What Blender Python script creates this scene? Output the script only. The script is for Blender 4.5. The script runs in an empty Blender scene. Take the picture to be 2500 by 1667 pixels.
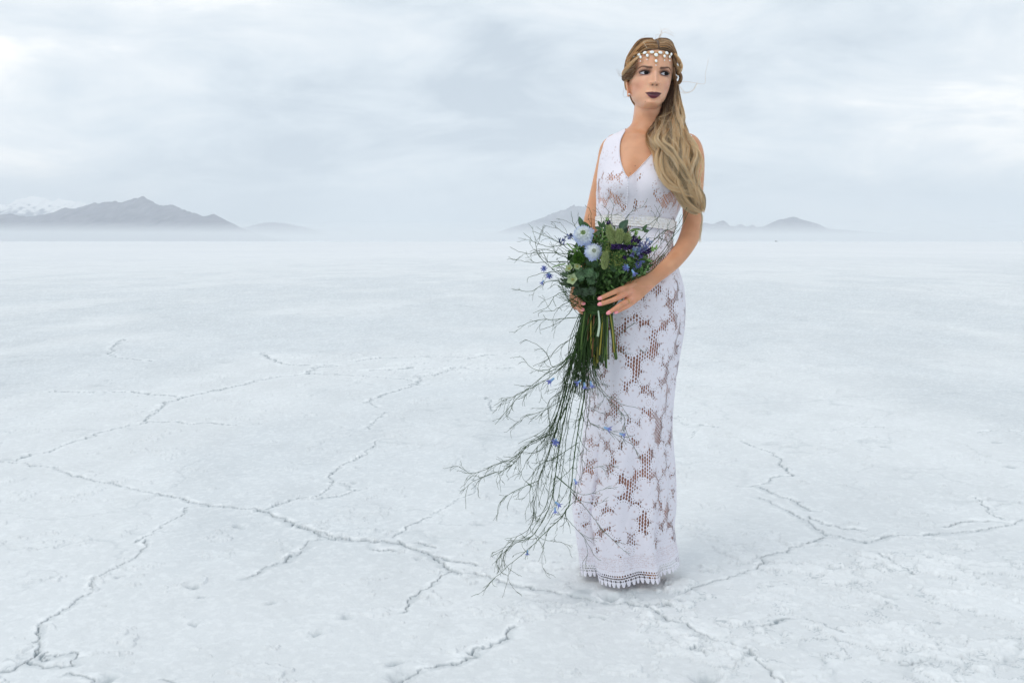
import bpy, math, random
import numpy as np
from mathutils import Vector, Matrix

# ------------------------------------------------------------ camera, sky, sun
F = 2430.0          # focal length in photo pixels (35 mm lens on a 36 mm sensor)
HOR = 589.0         # photo row of the horizon
YW = 3.135          # distance of the woman
S = YW / F
H = (1437 - HOR) * S    # height of the lens above the salt

scene = bpy.context.scene
scene.render.resolution_x, scene.render.resolution_y = 1024, 682
cd = bpy.data.cameras.new('camera')
cd.sensor_width = 36.0
cd.lens = 36.0 * F / 2500.0
cd.shift_y = -(1667 / 2 - HOR) / 2500.0
cd.clip_start = 0.05
cd.clip_end = 120000
cam = bpy.data.objects.new('camera', cd)
scene.collection.objects.link(cam)
cam.location = (0, 0, H)
cam.rotation_euler = (math.radians(90), 0, 0)
scene.camera = cam

SUN_EL, SUN_ROT = math.radians(50), math.radians(-42)   # sun high, ahead-left behind the camera
w = bpy.data.worlds.new('World')
scene.world = w
w.use_nodes = True
nt = w.node_tree
nt.nodes.clear()
N, L = nt.nodes.new, nt.links.new
out = N('ShaderNodeOutputWorld'); bg = N('ShaderNodeBackground')
bg.inputs['Strength'].default_value = 0.1
sky = N('ShaderNodeTexSky'); sky.sky_type = 'NISHITA'; sky.sun_disc = False
sky.sun_elevation = SUN_EL
sky.sun_rotation = math.pi + SUN_ROT
sky.altitude = 1280; sky.air_density = 1.0; sky.dust_density = 2.0
tc = N('ShaderNodeTexCoord')
sep = N('ShaderNodeSeparateXYZ'); L(tc.outputs['Generated'], sep.inputs[0])
def math_node(tree, op, a, b=None, clamp=False):
    n = tree.nodes.new('ShaderNodeMath'); n.operation = op; n.use_clamp = clamp
    for i, v in enumerate((a, b)):
        if v is None: continue
        if isinstance(v, (int, float)): n.inputs[i].default_value = v
        else: tree.links.new(v, n.inputs[i])
    return n.outputs[0]
zc = math_node(nt, 'ADD', math_node(nt, 'MAXIMUM', sep.outputs[2], 0.0), 0.30)
cu = math_node(nt, 'DIVIDE', sep.outputs[0], zc)
cv = math_node(nt, 'DIVIDE', sep.outputs[1], zc)
comb = N('ShaderNodeCombineXYZ'); L(cu, comb.inputs[0]); L(cv, comb.inputs[1])
def cloud_noise(scale, detail, rough, off, dist=0.0, sx=1.0):
    mp = N('ShaderNodeMapping'); L(comb.outputs[0], mp.inputs[0])
    mp.inputs['Location'].default_value = off; mp.inputs['Scale'].default_value = (sx, 1, 1)
    n = N('ShaderNodeTexNoise'); n.inputs['Scale'].default_value = scale
    n.inputs['Detail'].default_value = detail; n.inputs['Roughness'].default_value = rough
    n.inputs['Distortion'].default_value = dist
    L(mp.outputs[0], n.inputs[0]); return n.outputs[0]
n1 = cloud_noise(0.85, 7, 0.52, (3.1, 1.7, 0), 0.35)
n2 = cloud_noise(3.2, 9, 0.58, (7.3, 2.2, 4), 0.5, 0.8)
nn = math_node(nt, 'ADD', math_node(nt, 'MULTIPLY', n1, 0.58), math_node(nt, 'MULTIPLY', n2, 0.42))
cr = N('ShaderNodeValToRGB'); L(nn, cr.inputs[0])
e = cr.color_ramp.elements
CLOUD = 1.0
def cc(r, g, b): return (r * CLOUD, g * CLOUD, b * CLOUD, 1)
e[0].position = 0.38; e[0].color = cc(.47, .54, .61)
e[1].position = 0.605; e[1].color = cc(.97, .96, .935)
m = e.new(0.46); m.color = cc(.62, .685, .74)
m = e.new(0.54); m.color = cc(.75, .79, .82)
# towards the horizon the overcast evens out to a pale blue band
hb = N('ShaderNodeMapRange'); L(sep.outputs[2], hb.inputs[0])
hb.inputs['From Min'].default_value = 0.0; hb.inputs['From Max'].default_value = 0.09
hb.inputs['To Min'].default_value = 0.75; hb.inputs['To Max'].default_value = 0.0
hb.interpolation_type = 'SMOOTHSTEP'
mh = N('ShaderNodeMix'); mh.data_type = 'RGBA'
L(hb.outputs[0], mh.inputs[0]); L(cr.outputs[0], mh.inputs[6]); mh.inputs[7].default_value = (.57, .67, .735, 1)
sc_ = N('ShaderNodeVectorMath'); sc_.operation = 'SCALE'; L(mh.outputs[2], sc_.inputs[0]); sc_.inputs['Scale'].default_value = 10.0
mx = N('ShaderNodeMix'); mx.data_type = 'RGBA'; mx.inputs[0].default_value = 0.97
L(sky.outputs[0], mx.inputs[6]); L(sc_.outputs[0], mx.inputs[7])
L(mx.outputs[2], bg.inputs['Color']); L(bg.outputs[0], out.inputs['Surface'])

sd = bpy.data.lights.new('sun', 'SUN'); sd.energy = 0.95; sd.angle = math.radians(30); sd.color = (1, .96, .90)
sun = bpy.data.objects.new('sun', sd); scene.collection.objects.link(sun)
# light comes from behind the camera, from the upper left
d = Vector((math.sin(SUN_ROT) * math.cos(SUN_EL), -math.cos(SUN_ROT) * math.cos(SUN_EL), math.sin(SUN_EL)))
sun.rotation_euler = d.to_track_quat('Z', 'Y').to_euler()

scene.view_settings.view_transform = 'Standard'
scene.view_settings.look = 'None'
scene.view_settings.exposure = 0.33
scene.view_settings.gamma = 1.0
scene.cycles.max_bounces = 14
scene.cycles.diffuse_bounces = 10
scene.cycles.transmission_bounces = 12
scene.cycles.transparent_max_bounces = 24
scene.cycles.volume_bounces = 1

# ------------------------------------------------------------ helpers
rng = np.random.default_rng(7)
random.seed(7)

def P(px, py, dy=0.0):
    """world point of a photo pixel at a depth of YW + dy"""
    Y = YW + dy
    return np.array(((px - 1250) / F * Y, Y, H - (py - HOR) / F * Y))

def spline(pts, n):
    """Catmull-Rom through pts (k x d), n samples evenly in arc length of the first three columns"""
    p = np.asarray(pts, float)
    if len(p) == 2:
        t = np.linspace(0, 1, n)[:, None]
        return p[0] * (1 - t) + p[1] * t
    q = np.vstack([2 * p[0] - p[1], p, 2 * p[-1] - p[-2]])
    res = []
    for i in range(1, len(q) - 2):
        a, b, c, d_ = q[i - 1], q[i], q[i + 1], q[i + 2]
        t = np.linspace(0, 1, 12, endpoint=False)[:, None]
        res.append(.5 * ((2 * b) + (-a + c) * t + (2 * a - 5 * b + 4 * c - d_) * t ** 2 + (-a + 3 * b - 3 * c + d_) * t ** 3))
    res = np.vstack(res + [p[-1:]])
    k = min(3, p.shape[1])
    s = np.concatenate([[0], np.cumsum(np.linalg.norm(np.diff(res[:, :k], axis=0), axis=1))])
    u = np.linspace(0, s[-1], n)
    return np.stack([np.interp(u, s, res[:, j]) for j in range(p.shape[1])], 1)

def mesh_obj(name, V, Fc, mat, parent=None, smooth=True, cols=None, attrs=None, org=None, kind=None):
    """one mesh object; V world coordinates, Fc list/array of faces (tris or quads)"""
    V = np.asarray(V, float)
    o0 = np.zeros(3) if org is None else np.asarray(org, float)
    if parent is not None:
        o0 = np.array(parent['_org'])
    me = bpy.data.meshes.new(name)
    if isinstance(Fc, np.ndarray):
        nf, k = Fc.shape
        me.vertices.add(len(V)); me.vertices.foreach_set('co', (V - o0).astype(np.float32).ravel())
        me.loops.add(nf * k); me.loops.foreach_set('vertex_index', Fc.astype(np.int32).ravel())
        me.polygons.add(nf); me.polygons.foreach_set('loop_start', np.arange(0, nf * k, k, dtype=np.int32))
        me.update(calc_edges=True)
    else:
        me.from_pydata([tuple(v) for v in (V - o0)], [], [tuple(int(i) for i in f) for f in Fc])
    if smooth:
        me.polygons.foreach_set('use_smooth', np.ones(len(me.polygons), dtype=bool))
    if cols is not None:
        a = me.color_attributes.new('col', 'FLOAT_COLOR', 'POINT')
        c = np.ones((len(V), 4), np.float32); c[:, :3] = cols
        a.data.foreach_set('color', c.ravel())
    for k_, v_ in (attrs or {}).items():
        a = me.attributes.new(k_, 'FLOAT', 'POINT'); a.data.foreach_set('value', np.asarray(v_, np.float32))
    me.materials.append(mat)
    me.validate()
    ob = bpy.data.objects.new(name, me)
    scene.collection.objects.link(ob)
    if parent is not None:
        ob.parent = parent
    else:
        ob.location = o0
    ob['_org'] = [float(x) for x in o0]
    if kind: ob['kind'] = kind
    return ob

def empty(name, org):
    ob = bpy.data.objects.new(name, None); scene.collection.objects.link(ob)
    ob.location = org; ob['_org'] = [float(x) for x in org]; ob.empty_display_size = .1
    return ob

def tag(ob, label, cat=None, group=None):
    ob['label'] = label
    if cat: ob['category'] = cat
    if group: ob['group'] = group

class MB:
    """collects vertices, quads/tris and colours"""
    def __init__(s): s.V = []; s.F = []; s.C = []; s.n = 0
    def add(s, V, Fc, C=None):
        V = np.asarray(V, float); Fc = np.asarray(Fc, int)
        if Fc.shape[1] == 3: Fc = np.hstack([Fc, Fc[:, 2:3]])
        s.V.append(V); s.F.append(Fc + s.n)
        if C is None: C = (1, 1, 1)
        s.C.append(np.broadcast_to(np.asarray(C, float), V.shape)); s.n += len(V)
    def build(s, name, mat, parent=None, **kw):
        V = np.vstack(s.V); Fq = np.vstack(s.F); C = np.vstack(s.C)
        tri = Fq[:, 2] == Fq[:, 3]
        if tri.any():
            faces = [tuple(f[:3]) if t else tuple(f) for f, t in zip(Fq.tolist(), tri.tolist())]
        else: faces = Fq
        return mesh_obj(name, V, faces, mat, parent, cols=C, **kw)
    def tube(s, pts, rad, col=(1, 1, 1), k=6, cap=True, squash=None):
        """tube along pts (n x 3), radius per point"""
        s.tubes([np.asarray(pts, float)], [np.broadcast_to(rad, (len(pts),))], [col], k, cap)
    def tubes(s, PT, R, C, k=4, cap=False):
        PT = np.asarray(PT, float); R = np.asarray(R, float)
        m_, n, _ = PT.shape
        T = np.gradient(PT, axis=1); T /= np.linalg.norm(T, axis=2, keepdims=True) + 1e-12
        ref = np.zeros_like(T); ref[..., 1] = 1.0
        par = np.abs(T[..., 1]) > .93
        ref[par] = (1, 0, 0)
        A = np.cross(T, ref); A /= np.linalg.norm(A, axis=2, keepdims=True) + 1e-12
        # keep the frame continuous
        for i in range(1, n):
            A[:, i] = A[:, i - 1] - (A[:, i - 1] * T[:, i]).sum(1, keepdims=True) * T[:, i]
            A[:, i] /= np.linalg.norm(A[:, i], axis=1, keepdims=True) + 1e-12
        B = np.cross(T, A)
        an = np.arange(k) * 2 * np.pi / k
        V = PT[:, :, None] + R[:, :, None, None] * (np.cos(an)[None, None, :, None] * A[:, :, None] + np.sin(an)[None, None, :, None] * B[:, :, None])
        V = V.reshape(-1, 3)
        i, j, q = np.meshgrid(np.arange(m_), np.arange(n - 1), np.arange(k), indexing='ij')
        a = i * n * k + j * k + q; b = i * n * k + j * k + (q + 1) % k
        Fq = np.stack([a, b, b + k, a + k], -1).reshape(-1, 4)
        C = np.asarray(C, float)
        if C.ndim == 2: C = np.repeat(C[:, None], n, 1)
        C = np.repeat(C[:, :, None], k, 2).reshape(-1, 3)
        if cap:
            caps = []
            base = np.arange(m_)[:, None] * n * k
            for off in (0, (n - 1) * k):
                if k == 4: caps.append(base + off + np.arange(4)[None])
                elif k == 3: caps.append(base + off + np.array([[0, 1, 2, 2]]))
                else:
                    for z in range(1, k - 1, 2):
                        q2 = [0, z, z + 1, min(z + 2, k - 1)]
                        caps.append(base + off + np.array([q2]))
            Fq = np.vstack([Fq] + caps)
        s.add(V, Fq, C)
    def ball(s, c, r, col=(1, 1, 1), nu=8, nv=6, R=None):
        """ellipsoid, r scalar or 3-vector, R 3x3 rotation"""
        th = np.linspace(0, np.pi, nv + 1)[1:-1]; ph = np.arange(nu) * 2 * np.pi / nu
        V = [(0, 0, 1)] + [(math.sin(t) * math.cos(p), math.sin(t) * math.sin(p), math.cos(t)) for t in th for p in ph] + [(0, 0, -1)]
        V = np.array(V) * r
        if R is not None: V = V @ np.asarray(R).T
        V = V + c
        Fq = []
        for j in range(nu): Fq.append((0, 1 + j, 1 + (j + 1) % nu, 1 + (j + 1) % nu))
        for i in range(nv - 2):
            for j in range(nu):
                a = 1 + i * nu + j; b = 1 + i * nu + (j + 1) % nu
                Fq.append((a, a + nu, b + nu, b))
        z = 1 + (nv - 1) * nu; l0 = 1 + (nv - 2) * nu
        for j in range(nu): Fq.append((l0 + j, z, l0 + (j + 1) % nu, l0 + (j + 1) % nu))
        s.add(V, Fq, col)

def material(name, color=(.8, .8, .8), rough=.6, attr=None, sss=0, sss_r=(1, .3, .15), spec=.5, bump=None, metal=0, transl=0, coat=0, sheen=0, vary=None):
    m_ = bpy.data.materials.new(name); m_.use_nodes = True
    t = m_.node_tree; b = t.nodes['Principled BSDF']
    b.inputs['Roughness'].default_value = rough; b.inputs['Specular IOR Level'].default_value = spec
    b.inputs['Metallic'].default_value = metal; b.inputs['Coat Weight'].default_value = coat
    b.inputs['Sheen Weight'].default_value = sheen
    src = None
    if attr:
        a = t.nodes.new('ShaderNodeAttribute'); a.attribute_name = attr; src = a.outputs['Color']
    if vary:
        sc2, amt = vary
        tcn = t.nodes.new('ShaderNodeTexCoord'); nz = t.nodes.new('ShaderNodeTexNoise'); nz.inputs['Scale'].default_value = sc2
        nz.inputs['Detail'].default_value = 4; t.links.new(tcn.outputs['Object'], nz.inputs[0])
        mr = t.nodes.new('ShaderNodeMapRange'); t.links.new(nz.outputs[0], mr.inputs[0])
        mr.inputs['From Min'].default_value = .3; mr.inputs['From Max'].default_value = .7
        mr.inputs['To Min'].default_value = 1 - amt; mr.inputs['To Max'].default_value = 1 + amt
        vm = t.nodes.new('ShaderNodeVectorMath'); vm.operation = 'SCALE'; t.links.new(mr.outputs[0], vm.inputs['Scale'])
        if src is None: vm.inputs[0].default_value = color
        else: t.links.new(src, vm.inputs[0])
        src = vm.outputs[0]
    if src is not None: t.links.new(src, b.inputs['Base Color'])
    else: b.inputs['Base Color'].default_value = (*color, 1)
    if sss:
        b.inputs['Subsurface Weight'].default_value = sss; b.inputs['Subsurface Radius'].default_value = sss_r
        b.inputs['Subsurface Scale'].default_value = .008
    if bump:
        sc2, st = bump
        tcn = t.nodes.new('ShaderNodeTexCoord'); nz = t.nodes.new('ShaderNodeTexNoise'); nz.inputs['Scale'].default_value = sc2
        nz.inputs['Detail'].default_value = 5; t.links.new(tcn.outputs['Object'], nz.inputs[0])
        bp = t.nodes.new('ShaderNodeBump'); bp.inputs['Strength'].default_value = st; bp.inputs['Distance'].default_value = .001
        t.links.new(nz.outputs[0], bp.inputs['Height']); t.links.new(bp.outputs[0], b.inputs['Normal'])
    if transl:
        tr = t.nodes.new('ShaderNodeBsdfTranslucent')
        if src is not None: t.links.new(src, tr.inputs[0])
        else: tr.inputs[0].default_value = (*color, 1)
        ms = t.nodes.new('ShaderNodeMixShader'); ms.inputs[0].default_value = transl
        t.links.new(b.outputs[0], ms.inputs[1]); t.links.new(tr.outputs[0], ms.inputs[2])
        t.links.new(ms.outputs[0], t.nodes['Material Output'].inputs['Surface'])
    return m_

# value noise (numpy) used for terrain and lace
def vnoise(x, y, seed=0):
    x = np.asarray(x, float); y = np.asarray(y, float)
    xi = np.floor(x).astype(np.int64); yi = np.floor(y).astype(np.int64)
    fx = x - xi; fy = y - yi
    fx = fx * fx * fx * (fx * (fx * 6 - 15) + 10); fy = fy * fy * fy * (fy * (fy * 6 - 15) + 10)
    def h(a, b):
        n = (a * 374761393 + b * 668265263 + seed * 1274126177) & 0xFFFFFFFF
        n = ((n ^ (n >> 13)) * 1274126177) & 0xFFFFFFFF
        n = n ^ (n >> 16)
        return (n & 0xFFFF) / 65535.0
    return (h(xi, yi) * (1 - fx) + h(xi + 1, yi) * fx) * (1 - fy) + (h(xi, yi + 1) * (1 - fx) + h(xi + 1, yi + 1) * fx) * fy
def fbm(x, y, o=4, seed=0, g=.5):
    t = 0; a = 1; s_ = 0
    for i in range(o):
        t = t + a * vnoise(x * 2 ** i + 17 * i, y * 2 ** i - 9 * i, seed + i); s_ += a; a *= g
    return t / s_
def sstep(a, b, x):
    t = np.clip((x - a) / (b - a), 0, 1); return t * t * (3 - 2 * t)
# ------------------------------------------------------------ salt flat: one sheet to the horizon
C5 = lambda L_: [(x / 1.8816, 1000 + y / 1.8816) for x, y in L_]
C6 = lambda L_: [(1250 + x / 1.8816, 1000 + y / 1.8816) for x, y in L_]
C7 = lambda L_: [(x / 1.8816, 600 + y / 1.8816) for x, y in L_]
CR = []   # (polyline in photo pixels, width m, depth m, wet width m)
def crk(p, w_=.006, d_=.008, wet_shade=.03): CR.append((p, w_ * .75, d_ * .75, wet_shade))
crk(C5([(-60, 228), (30, 240), (90, 245), (160, 255), (250, 268), (330, 295), (400, 318), (470, 328), (560, 345), (640, 362), (740, 390), (830, 405)]), .006, .008, .035)
crk(C5([(830, 405), (880, 415), (950, 432), (1060, 442), (1150, 452), (1240, 465), (1290, 495), (1370, 535), (1470, 565), (1560, 587), (1650, 597), (1740, 602), (1830, 610), (1900, 635), (1960, 655), (2010, 685), (2080, 735), (2150, 765), (2250, 785), (2352, 800)]), .009, .013, .05)
crk(C5([(1440, 560), (1480, 580), (1560, 590)]), .008, .01, .05)
crk(C5([(1290, 500), (1330, 520), (1380, 540)]), .01, .01, .06)
crk(C5([(1820, 602), (1860, 618), (1900, 640)]), .007, .01, .04)
crk(C5([(1915, 605), (1960, 612), (2010, 630)]), .007, .01, .02)
crk(C5([(2010, 670), (2060, 690), (2130, 700), (2180, 712)]), .008, .012, .04)
crk(C5([(2080, 740), (2130, 752), (2180, 758)]), .008, .012, .04)
crk(C5([(1700, 636), (1730, 640), (1770, 638), (1820, 640)]), .009, .01, .03)
crk(C6([(0, 808), (100, 820), (250, 850), (330, 870), (400, 885), (520, 880), (620, 905), (720, 960), (800, 995), (870, 1040), (960, 1055)]), .008, .009, .06)
crk(C6([(610, 908), (670, 910), (730, 905)]), .007, .01, .03)
crk(C6([(960, 1055), (1040, 1100), (1120, 1150), (1180, 1195), (1250, 1255), (1330, 1330)]), .007, .012, .02)
crk(C5([(80, 232), (130, 205), (200, 198), (280, 165), (360, 140), (450, 110), (550, 80), (640, 68), (700, 30), (740, -20)]), .010, .009, .04)
crk(C7([(700, 760), (760, 720), (830, 695), (950, 670), (1100, 640), (1200, 615), (1300, 600), (1420, 590), (1440, 560), (1550, 550)]), .016, .010, .07)
crk(C7([(650, 803), (700, 806), (800, 808), (870, 820), (960, 808), (1080, 820)]), .014, .012, .04)
crk(C7([(200, 665), (320, 665), (450, 668), (600, 665), (680, 675), (790, 685), (850, 690)]), .016, .012, .05)
crk(C7([(1200, 490), (1250, 520), (1300, 545), (1430, 550), (1540, 548)]), .025, .014, .06)
crk(C7([(1440, 590), (1550, 592), (1650, 598), (1750, 603), (1850, 612), (1920, 630), (1850, 660), (1740, 690), (1680, 720)]), .014, .010, .05)
crk(C7([(1680, 720), (1740, 740)]), .01, .007, .03)
crk(C7([(1770, 765), (1710, 815), (1690, 840)]), .01, .007, .03)
crk(C7([(560, 430), (510, 470), (500, 490), (530, 510), (600, 518), (690, 525)]), .02, .01, .06)
crk(C7([(1700, 573), (1800, 570), (1900, 560)]), .03, .014, .06)
crk(C7([(1480, 545), (1540, 548)]), .02, .014, .03)
crk(C7([(1920, 640), (1930, 600), (1980, 600), (2100, 560), (2250, 565), (2352, 560)]), .02, .012, .06)
crk(C7([(1640, 530), (1740, 515), (1900, 510), (2080, 510), (2150, 520), (2240, 500), (2352, 498)]), .03, .012, .06)
crk(C7([(2240, 695), (2250, 740), (2270, 760)]), .012, .008, .03)
crk(C5([(1740, 130), (1690, 190), (1620, 235), (1560, 260), (1525, 285), (1510, 340), (1465, 395), (1380, 405), (1300, 425), (1240, 460)]), .006, .008, .025)
crk(C5([(1465, 410), (1560, 398), (1640, 370), (1600, 350), (1550, 330)]), .007, .007, .05)
crk(C5([(870, 440), (820, 480), (760, 520), (700, 570), (610, 615)]), .005, .006, .02)
crk(C5([(680, 600), (640, 650), (560, 710), (470, 765), (410, 830), (340, 895), (270, 945), (190, 1000), (150, 1080), (130, 1150), (90, 1180), (0, 1200)]), .006, .009, .03)
crk(C5([(160, 1130), (210, 1140), (260, 1135), (310, 1120), (350, 1135), (345, 1165), (280, 1180), (200, 1160), (130, 1150)]), .007, .008, .04)
crk(C5([(300, 1215), (360, 1230), (430, 1245)]), .006, .006, .03)
crk(C5([(780, 1215), (810, 1225), (830, 1255), (850, 1290)]), .007, .007, .03)
crk(C5([(1480, 590), (1430, 600), (1370, 650), (1300, 690), (1200, 725), (1130, 770)]), .006, .007, .05)
crk(C5([(1790, 590), (1850, 545), (1960, 490), (2050, 450), (2120, 410), (2190, 370), (2180, 320)]), .005, .006, .02)
crk(C5([(2080, 745), (2000, 790), (1930, 840), (1870, 880), (1830, 935)]), .006, .006, .025)
crk(C5([(1830, 1240), (1900, 1215), (1990, 1185), (2080, 1160), (2130, 1125), (2230, 1085), (2310, 1045), (2352, 990)]), .008, .010, .04)
crk(C5([(2100, 275), (2160, 285), (2230, 293)]), .007, .008, .03)
crk(C6([(760, 30), (790, 65), (860, 72), (950, 82)]), .007, .007, .04)
crk(C6([(845, 95), (835, 130)]), .005, .005, .02)
crk(C6([(830, 840), (860, 805), (960, 780), (1050, 750), (1130, 720), (1160, 680), (1250, 655), (1330, 620), (1400, 590), (1440, 560)]), .006, .008, .03)
crk(C6([(1130, 400), (1200, 430), (1290, 480), (1370, 520), (1440, 565), (1540, 580), (1620, 598), (1720, 580), (1840, 575), (1950, 565), (2060, 560), (2180, 545), (2270, 525), (2352, 490), (2420, 480)]), .007, .009, .05)
crk(C6([(1050, 140), (1120, 170), (1200, 190), (1230, 220), (1250, 260), (1290, 295), (1200, 310), (1150, 345), (1090, 352), (1040, 350)]), .007, .007, .03)
crk(C6([(1150, 350), (1200, 375), (1300, 410), (1380, 460)]), .008, .009, .06)
crk(C6([(1350, 490), (1420, 520), (1490, 535), (1620, 545)]), .007, .010, .04)
crk(C6([(2010, 530), (2060, 505), (2130, 500), (2200, 500), (2260, 510)]), .008, .013, .04)
crk(C6([(1650, 645), (1720, 690), (1800, 725), (1850, 750)]), .006, .007, .03)
crk(C6([(2110, 400), (2160, 430), (2230, 480), (2280, 495)]), .006, .006, .02)
crk(C6([(1580, 75), (1680, 78), (1760, 82)]), .009, .011, .03)
crk(C6([(2120, 110), (2200, 95), (2352, 100)]), .008, .006, .03)
crk(C6([(1100, 1000), (1160, 1010), (1220, 975), (1290, 960)]), .008, .008, .03)
crk(C6([(1360, 960), (1420, 985), (1490, 1020)]), .007, .007, .03)
crk(C6([(1810, 1170), (1860, 1175), (1890, 1160)]), .008, .012, .02)
crk(C6([(840, 1095), (850, 1110), (880, 1112)]), .007, .009, .03)
PITS = [(*p, r, d_) for p, r, d_ in [
    (C5([(1110, 538)])[0], .020, .016), (C5([(570, 768)])[0], .011, .010), (C5([(877, 817)])[0], .016, .008), (C5([(915, 865)])[0], .01, .008),
    (C5([(905, 977)])[0], .011, .009), (C5([(1455, 1027)])[0], .016, .010), (C5([(1580, 945)])[0], .020, .008), (C5([(1805, 1172)])[0], .018, .014),
    (C5([(1830, 1240)])[0], .026, .014), (C5([(1235, 890)])[0], .012, .006), (C5([(1630, 335)])[0], .014, .010), (C5([(1643, 268)])[0], .014, .012),
    (C5([(2068, 333)])[0], .015, .011), (C5([(2200, 528)])[0], .018, .010), (C5([(1922, 687)])[0], .011, .012), (C5([(470, 1238)])[0], .018, .010),
    (C6([(450, 863)])[0], .022, .02), (C6([(860, 1240)])[0], .028, .02), (C6([(417, 960)])[0], .010, .010), (C6([(780, 885)])[0], .010, .010),
    (C6([(1190, 792)])[0], .010, .010), (C6([(1742, 855)])[0], .014, .010), (C6([(2240, 152)])[0], .02, .010), (C6([(1710, 172)])[0], .02, .01),
    (C6([(1955, 1043)])[0], .012, .010), (C6([(2300, 262)])[0], .02, .01), (C6([(835, 590)])[0], .008, .006)]]

def gpt(px, py):
    Y = H * F / (py - HOR)
    return ((px - 1250) / F * Y, Y)

def build_ground():
    # polar sheet round the camera foot: fine in front, coarse behind, out to 24 km
    fa = np.radians(np.concatenate([np.linspace(-52, -30.5, 90, endpoint=False), np.linspace(-30.5, 30.5, 1250), np.linspace(30.7, 52, 90)]))
    ra = np.radians(np.linspace(52, 308, 60)[1:-1])
    ang = np.concatenate([fa, ra])
    # radii evenly spaced in picture rows for the near part
    rows = np.concatenate([np.geomspace(.05, 1.2, 12, endpoint=False), H * F / np.linspace(1880, 760, 760) * .8, H * F / np.linspace(759, 594, 300) ** 1.0 * .8])
    r2 = H * F / (np.linspace(1900, 700, 760) - HOR)          # 2.0 m .. 24 m
    r3 = H * F / (np.geomspace(110, 4, 330))                  # 24 .. 650 m
    rad = np.concatenate([np.geomspace(.05, 1.9, 14), r2, r3[1:], np.geomspace(700, 16000, 26)])
    nr, na = len(rad), len(ang)
    R_, A_ = np.meshgrid(rad, ang, indexing='ij')
    X = R_ * np.sin(A_); Y = R_ * np.cos(A_)
    fade = 1 - sstep(60, 300, R_)
    # warped coordinates give the cracks their ragged line
    wx = (fbm(X * 9, Y * 9, 3, 3) - .5) * .05 + (fbm(X * 32, Y * 32, 3, 5, .65) - .5) * .034
    wy = (fbm(X * 9 + 40, Y * 9, 3, 13) - .5) * .05 + (fbm(X * 32, Y * 32 + 40, 3, 15, .65) - .5) * .034
    far = np.clip(R_ / 5.0, 1, 4)
    Xw = X + wx * far; Yw = Y + wy * far
    Z = (fbm(X * .7, Y * .7, 3, 21) - .5) * .020
    Z += (fbm(X * 6, Y * 6, 4, 31) - .5) * .008
    Z += (fbm(X * 38, Y * 38, 3, 41) - .5) * .0032
    wet_shade = np.zeros_like(Z)
    cut = np.zeros_like(Z); rim = np.zeros_like(Z)
    infront = np.zeros(na, bool); infront[:len(fa)] = True
    act = np.where((rad > 1.5) & (rad < 30))[0]
    i0, i1 = act[0], act[-1] + 1
    j1 = len(fa)
    xs, ys = Xw[i0:i1, :j1], Yw[i0:i1, :j1]
    rr = rad[i0:i1]
    for poly, w_, d_, wt in CR:
        g = np.array([gpt(x, y) for x, y in poly])
        for a, b in zip(g[:-1], g[1:]):
            sc = max(1.0, np.linalg.norm(a) / 5.0)
            m_ = .45 * min(sc, 2)
            ra_, rb_ = np.linalg.norm(a), np.linalg.norm(b)
            k0 = max(np.searchsorted(rr, min(ra_, rb_) - m_ - .1) - 1, 0); k1 = np.searchsorted(rr, max(ra_, rb_) + m_ + .1) + 1
            ta, tb = math.atan2(a[0], a[1]), math.atan2(b[0], b[1])
            mm = m_ / min(ra_, rb_)
            l0 = max(np.searchsorted(fa, min(ta, tb) - mm) - 1, 0); l1 = np.searchsorted(fa, max(ta, tb) + mm) + 1
            x = xs[k0:k1, l0:l1]; y = ys[k0:k1, l0:l1]
            if x.size == 0: continue
            dv = b - a; ll = dv @ dv + 1e-9
            t = np.clip(((x - a[0]) * dv[0] + (y - a[1]) * dv[1]) / ll, 0, 1)
            nx_, ny_ = a[0] + t * dv[0], a[1] + t * dv[1]
            dist = np.hypot(x - nx_, y - ny_)
            s_ = dist * np.sign(np.hypot(x, y) - np.hypot(nx_, ny_))     # > 0 beyond the crack
            slot = d_ * 1.5 * np.exp(-(dist / (w_ * .42)) ** 2)
            floor = d_ * .28 * np.where(s_ < 0, np.exp(-(s_ / (wt * .55)) ** 4), np.exp(-(s_ / (w_ * .5)) ** 2))
            sl = (slice(i0 + k0, i0 + k1), slice(l0, l1))
            cut[sl] = np.maximum(cut[sl], slot + floor)
            rim[sl] = np.maximum(rim[sl], np.where(s_ > 0, np.exp(-((s_ - w_ * 2.6) / (w_ * 2.2)) ** 2), .6 * np.exp(-((s_ + wt * .75) / (w_ * 1.8)) ** 2)))
            wet_shade[sl] = np.maximum(wet_shade[sl], np.maximum(.38 * np.where(s_ < 0, np.exp(-(s_ / (wt * .5)) ** 4), 0), 1.6 * np.exp(-(dist / (w_ * .5)) ** 2)))  # wet stripe on the near side; undercut shade painted into the slot
    # break the cracks up along their length
    br = .62 + .38 * sstep(.36, .62, fbm(X * 5, Y * 5, 3, 77))
    rimn = sstep(.35, .75, fbm(X * 22, Y * 22, 3, 81))
    Z += -cut * br + rim * rimn * .0012
    for px, py, r_, d_ in PITS:
        gx, gy = gpt(px, py)
        dx, dy_ = (Xw - gx), (Yw - gy)
        mk = np.exp(-((dx / r_) ** 2 + (dy_ / (r_ * 1.1)) ** 2))
        Z -= d_ * mk; Z += .003 * np.exp(-((np.hypot(dx, dy_) - 2.2 * r_) / r_) ** 2)
        wet_shade = np.maximum(wet_shade, mk * .9)
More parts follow.
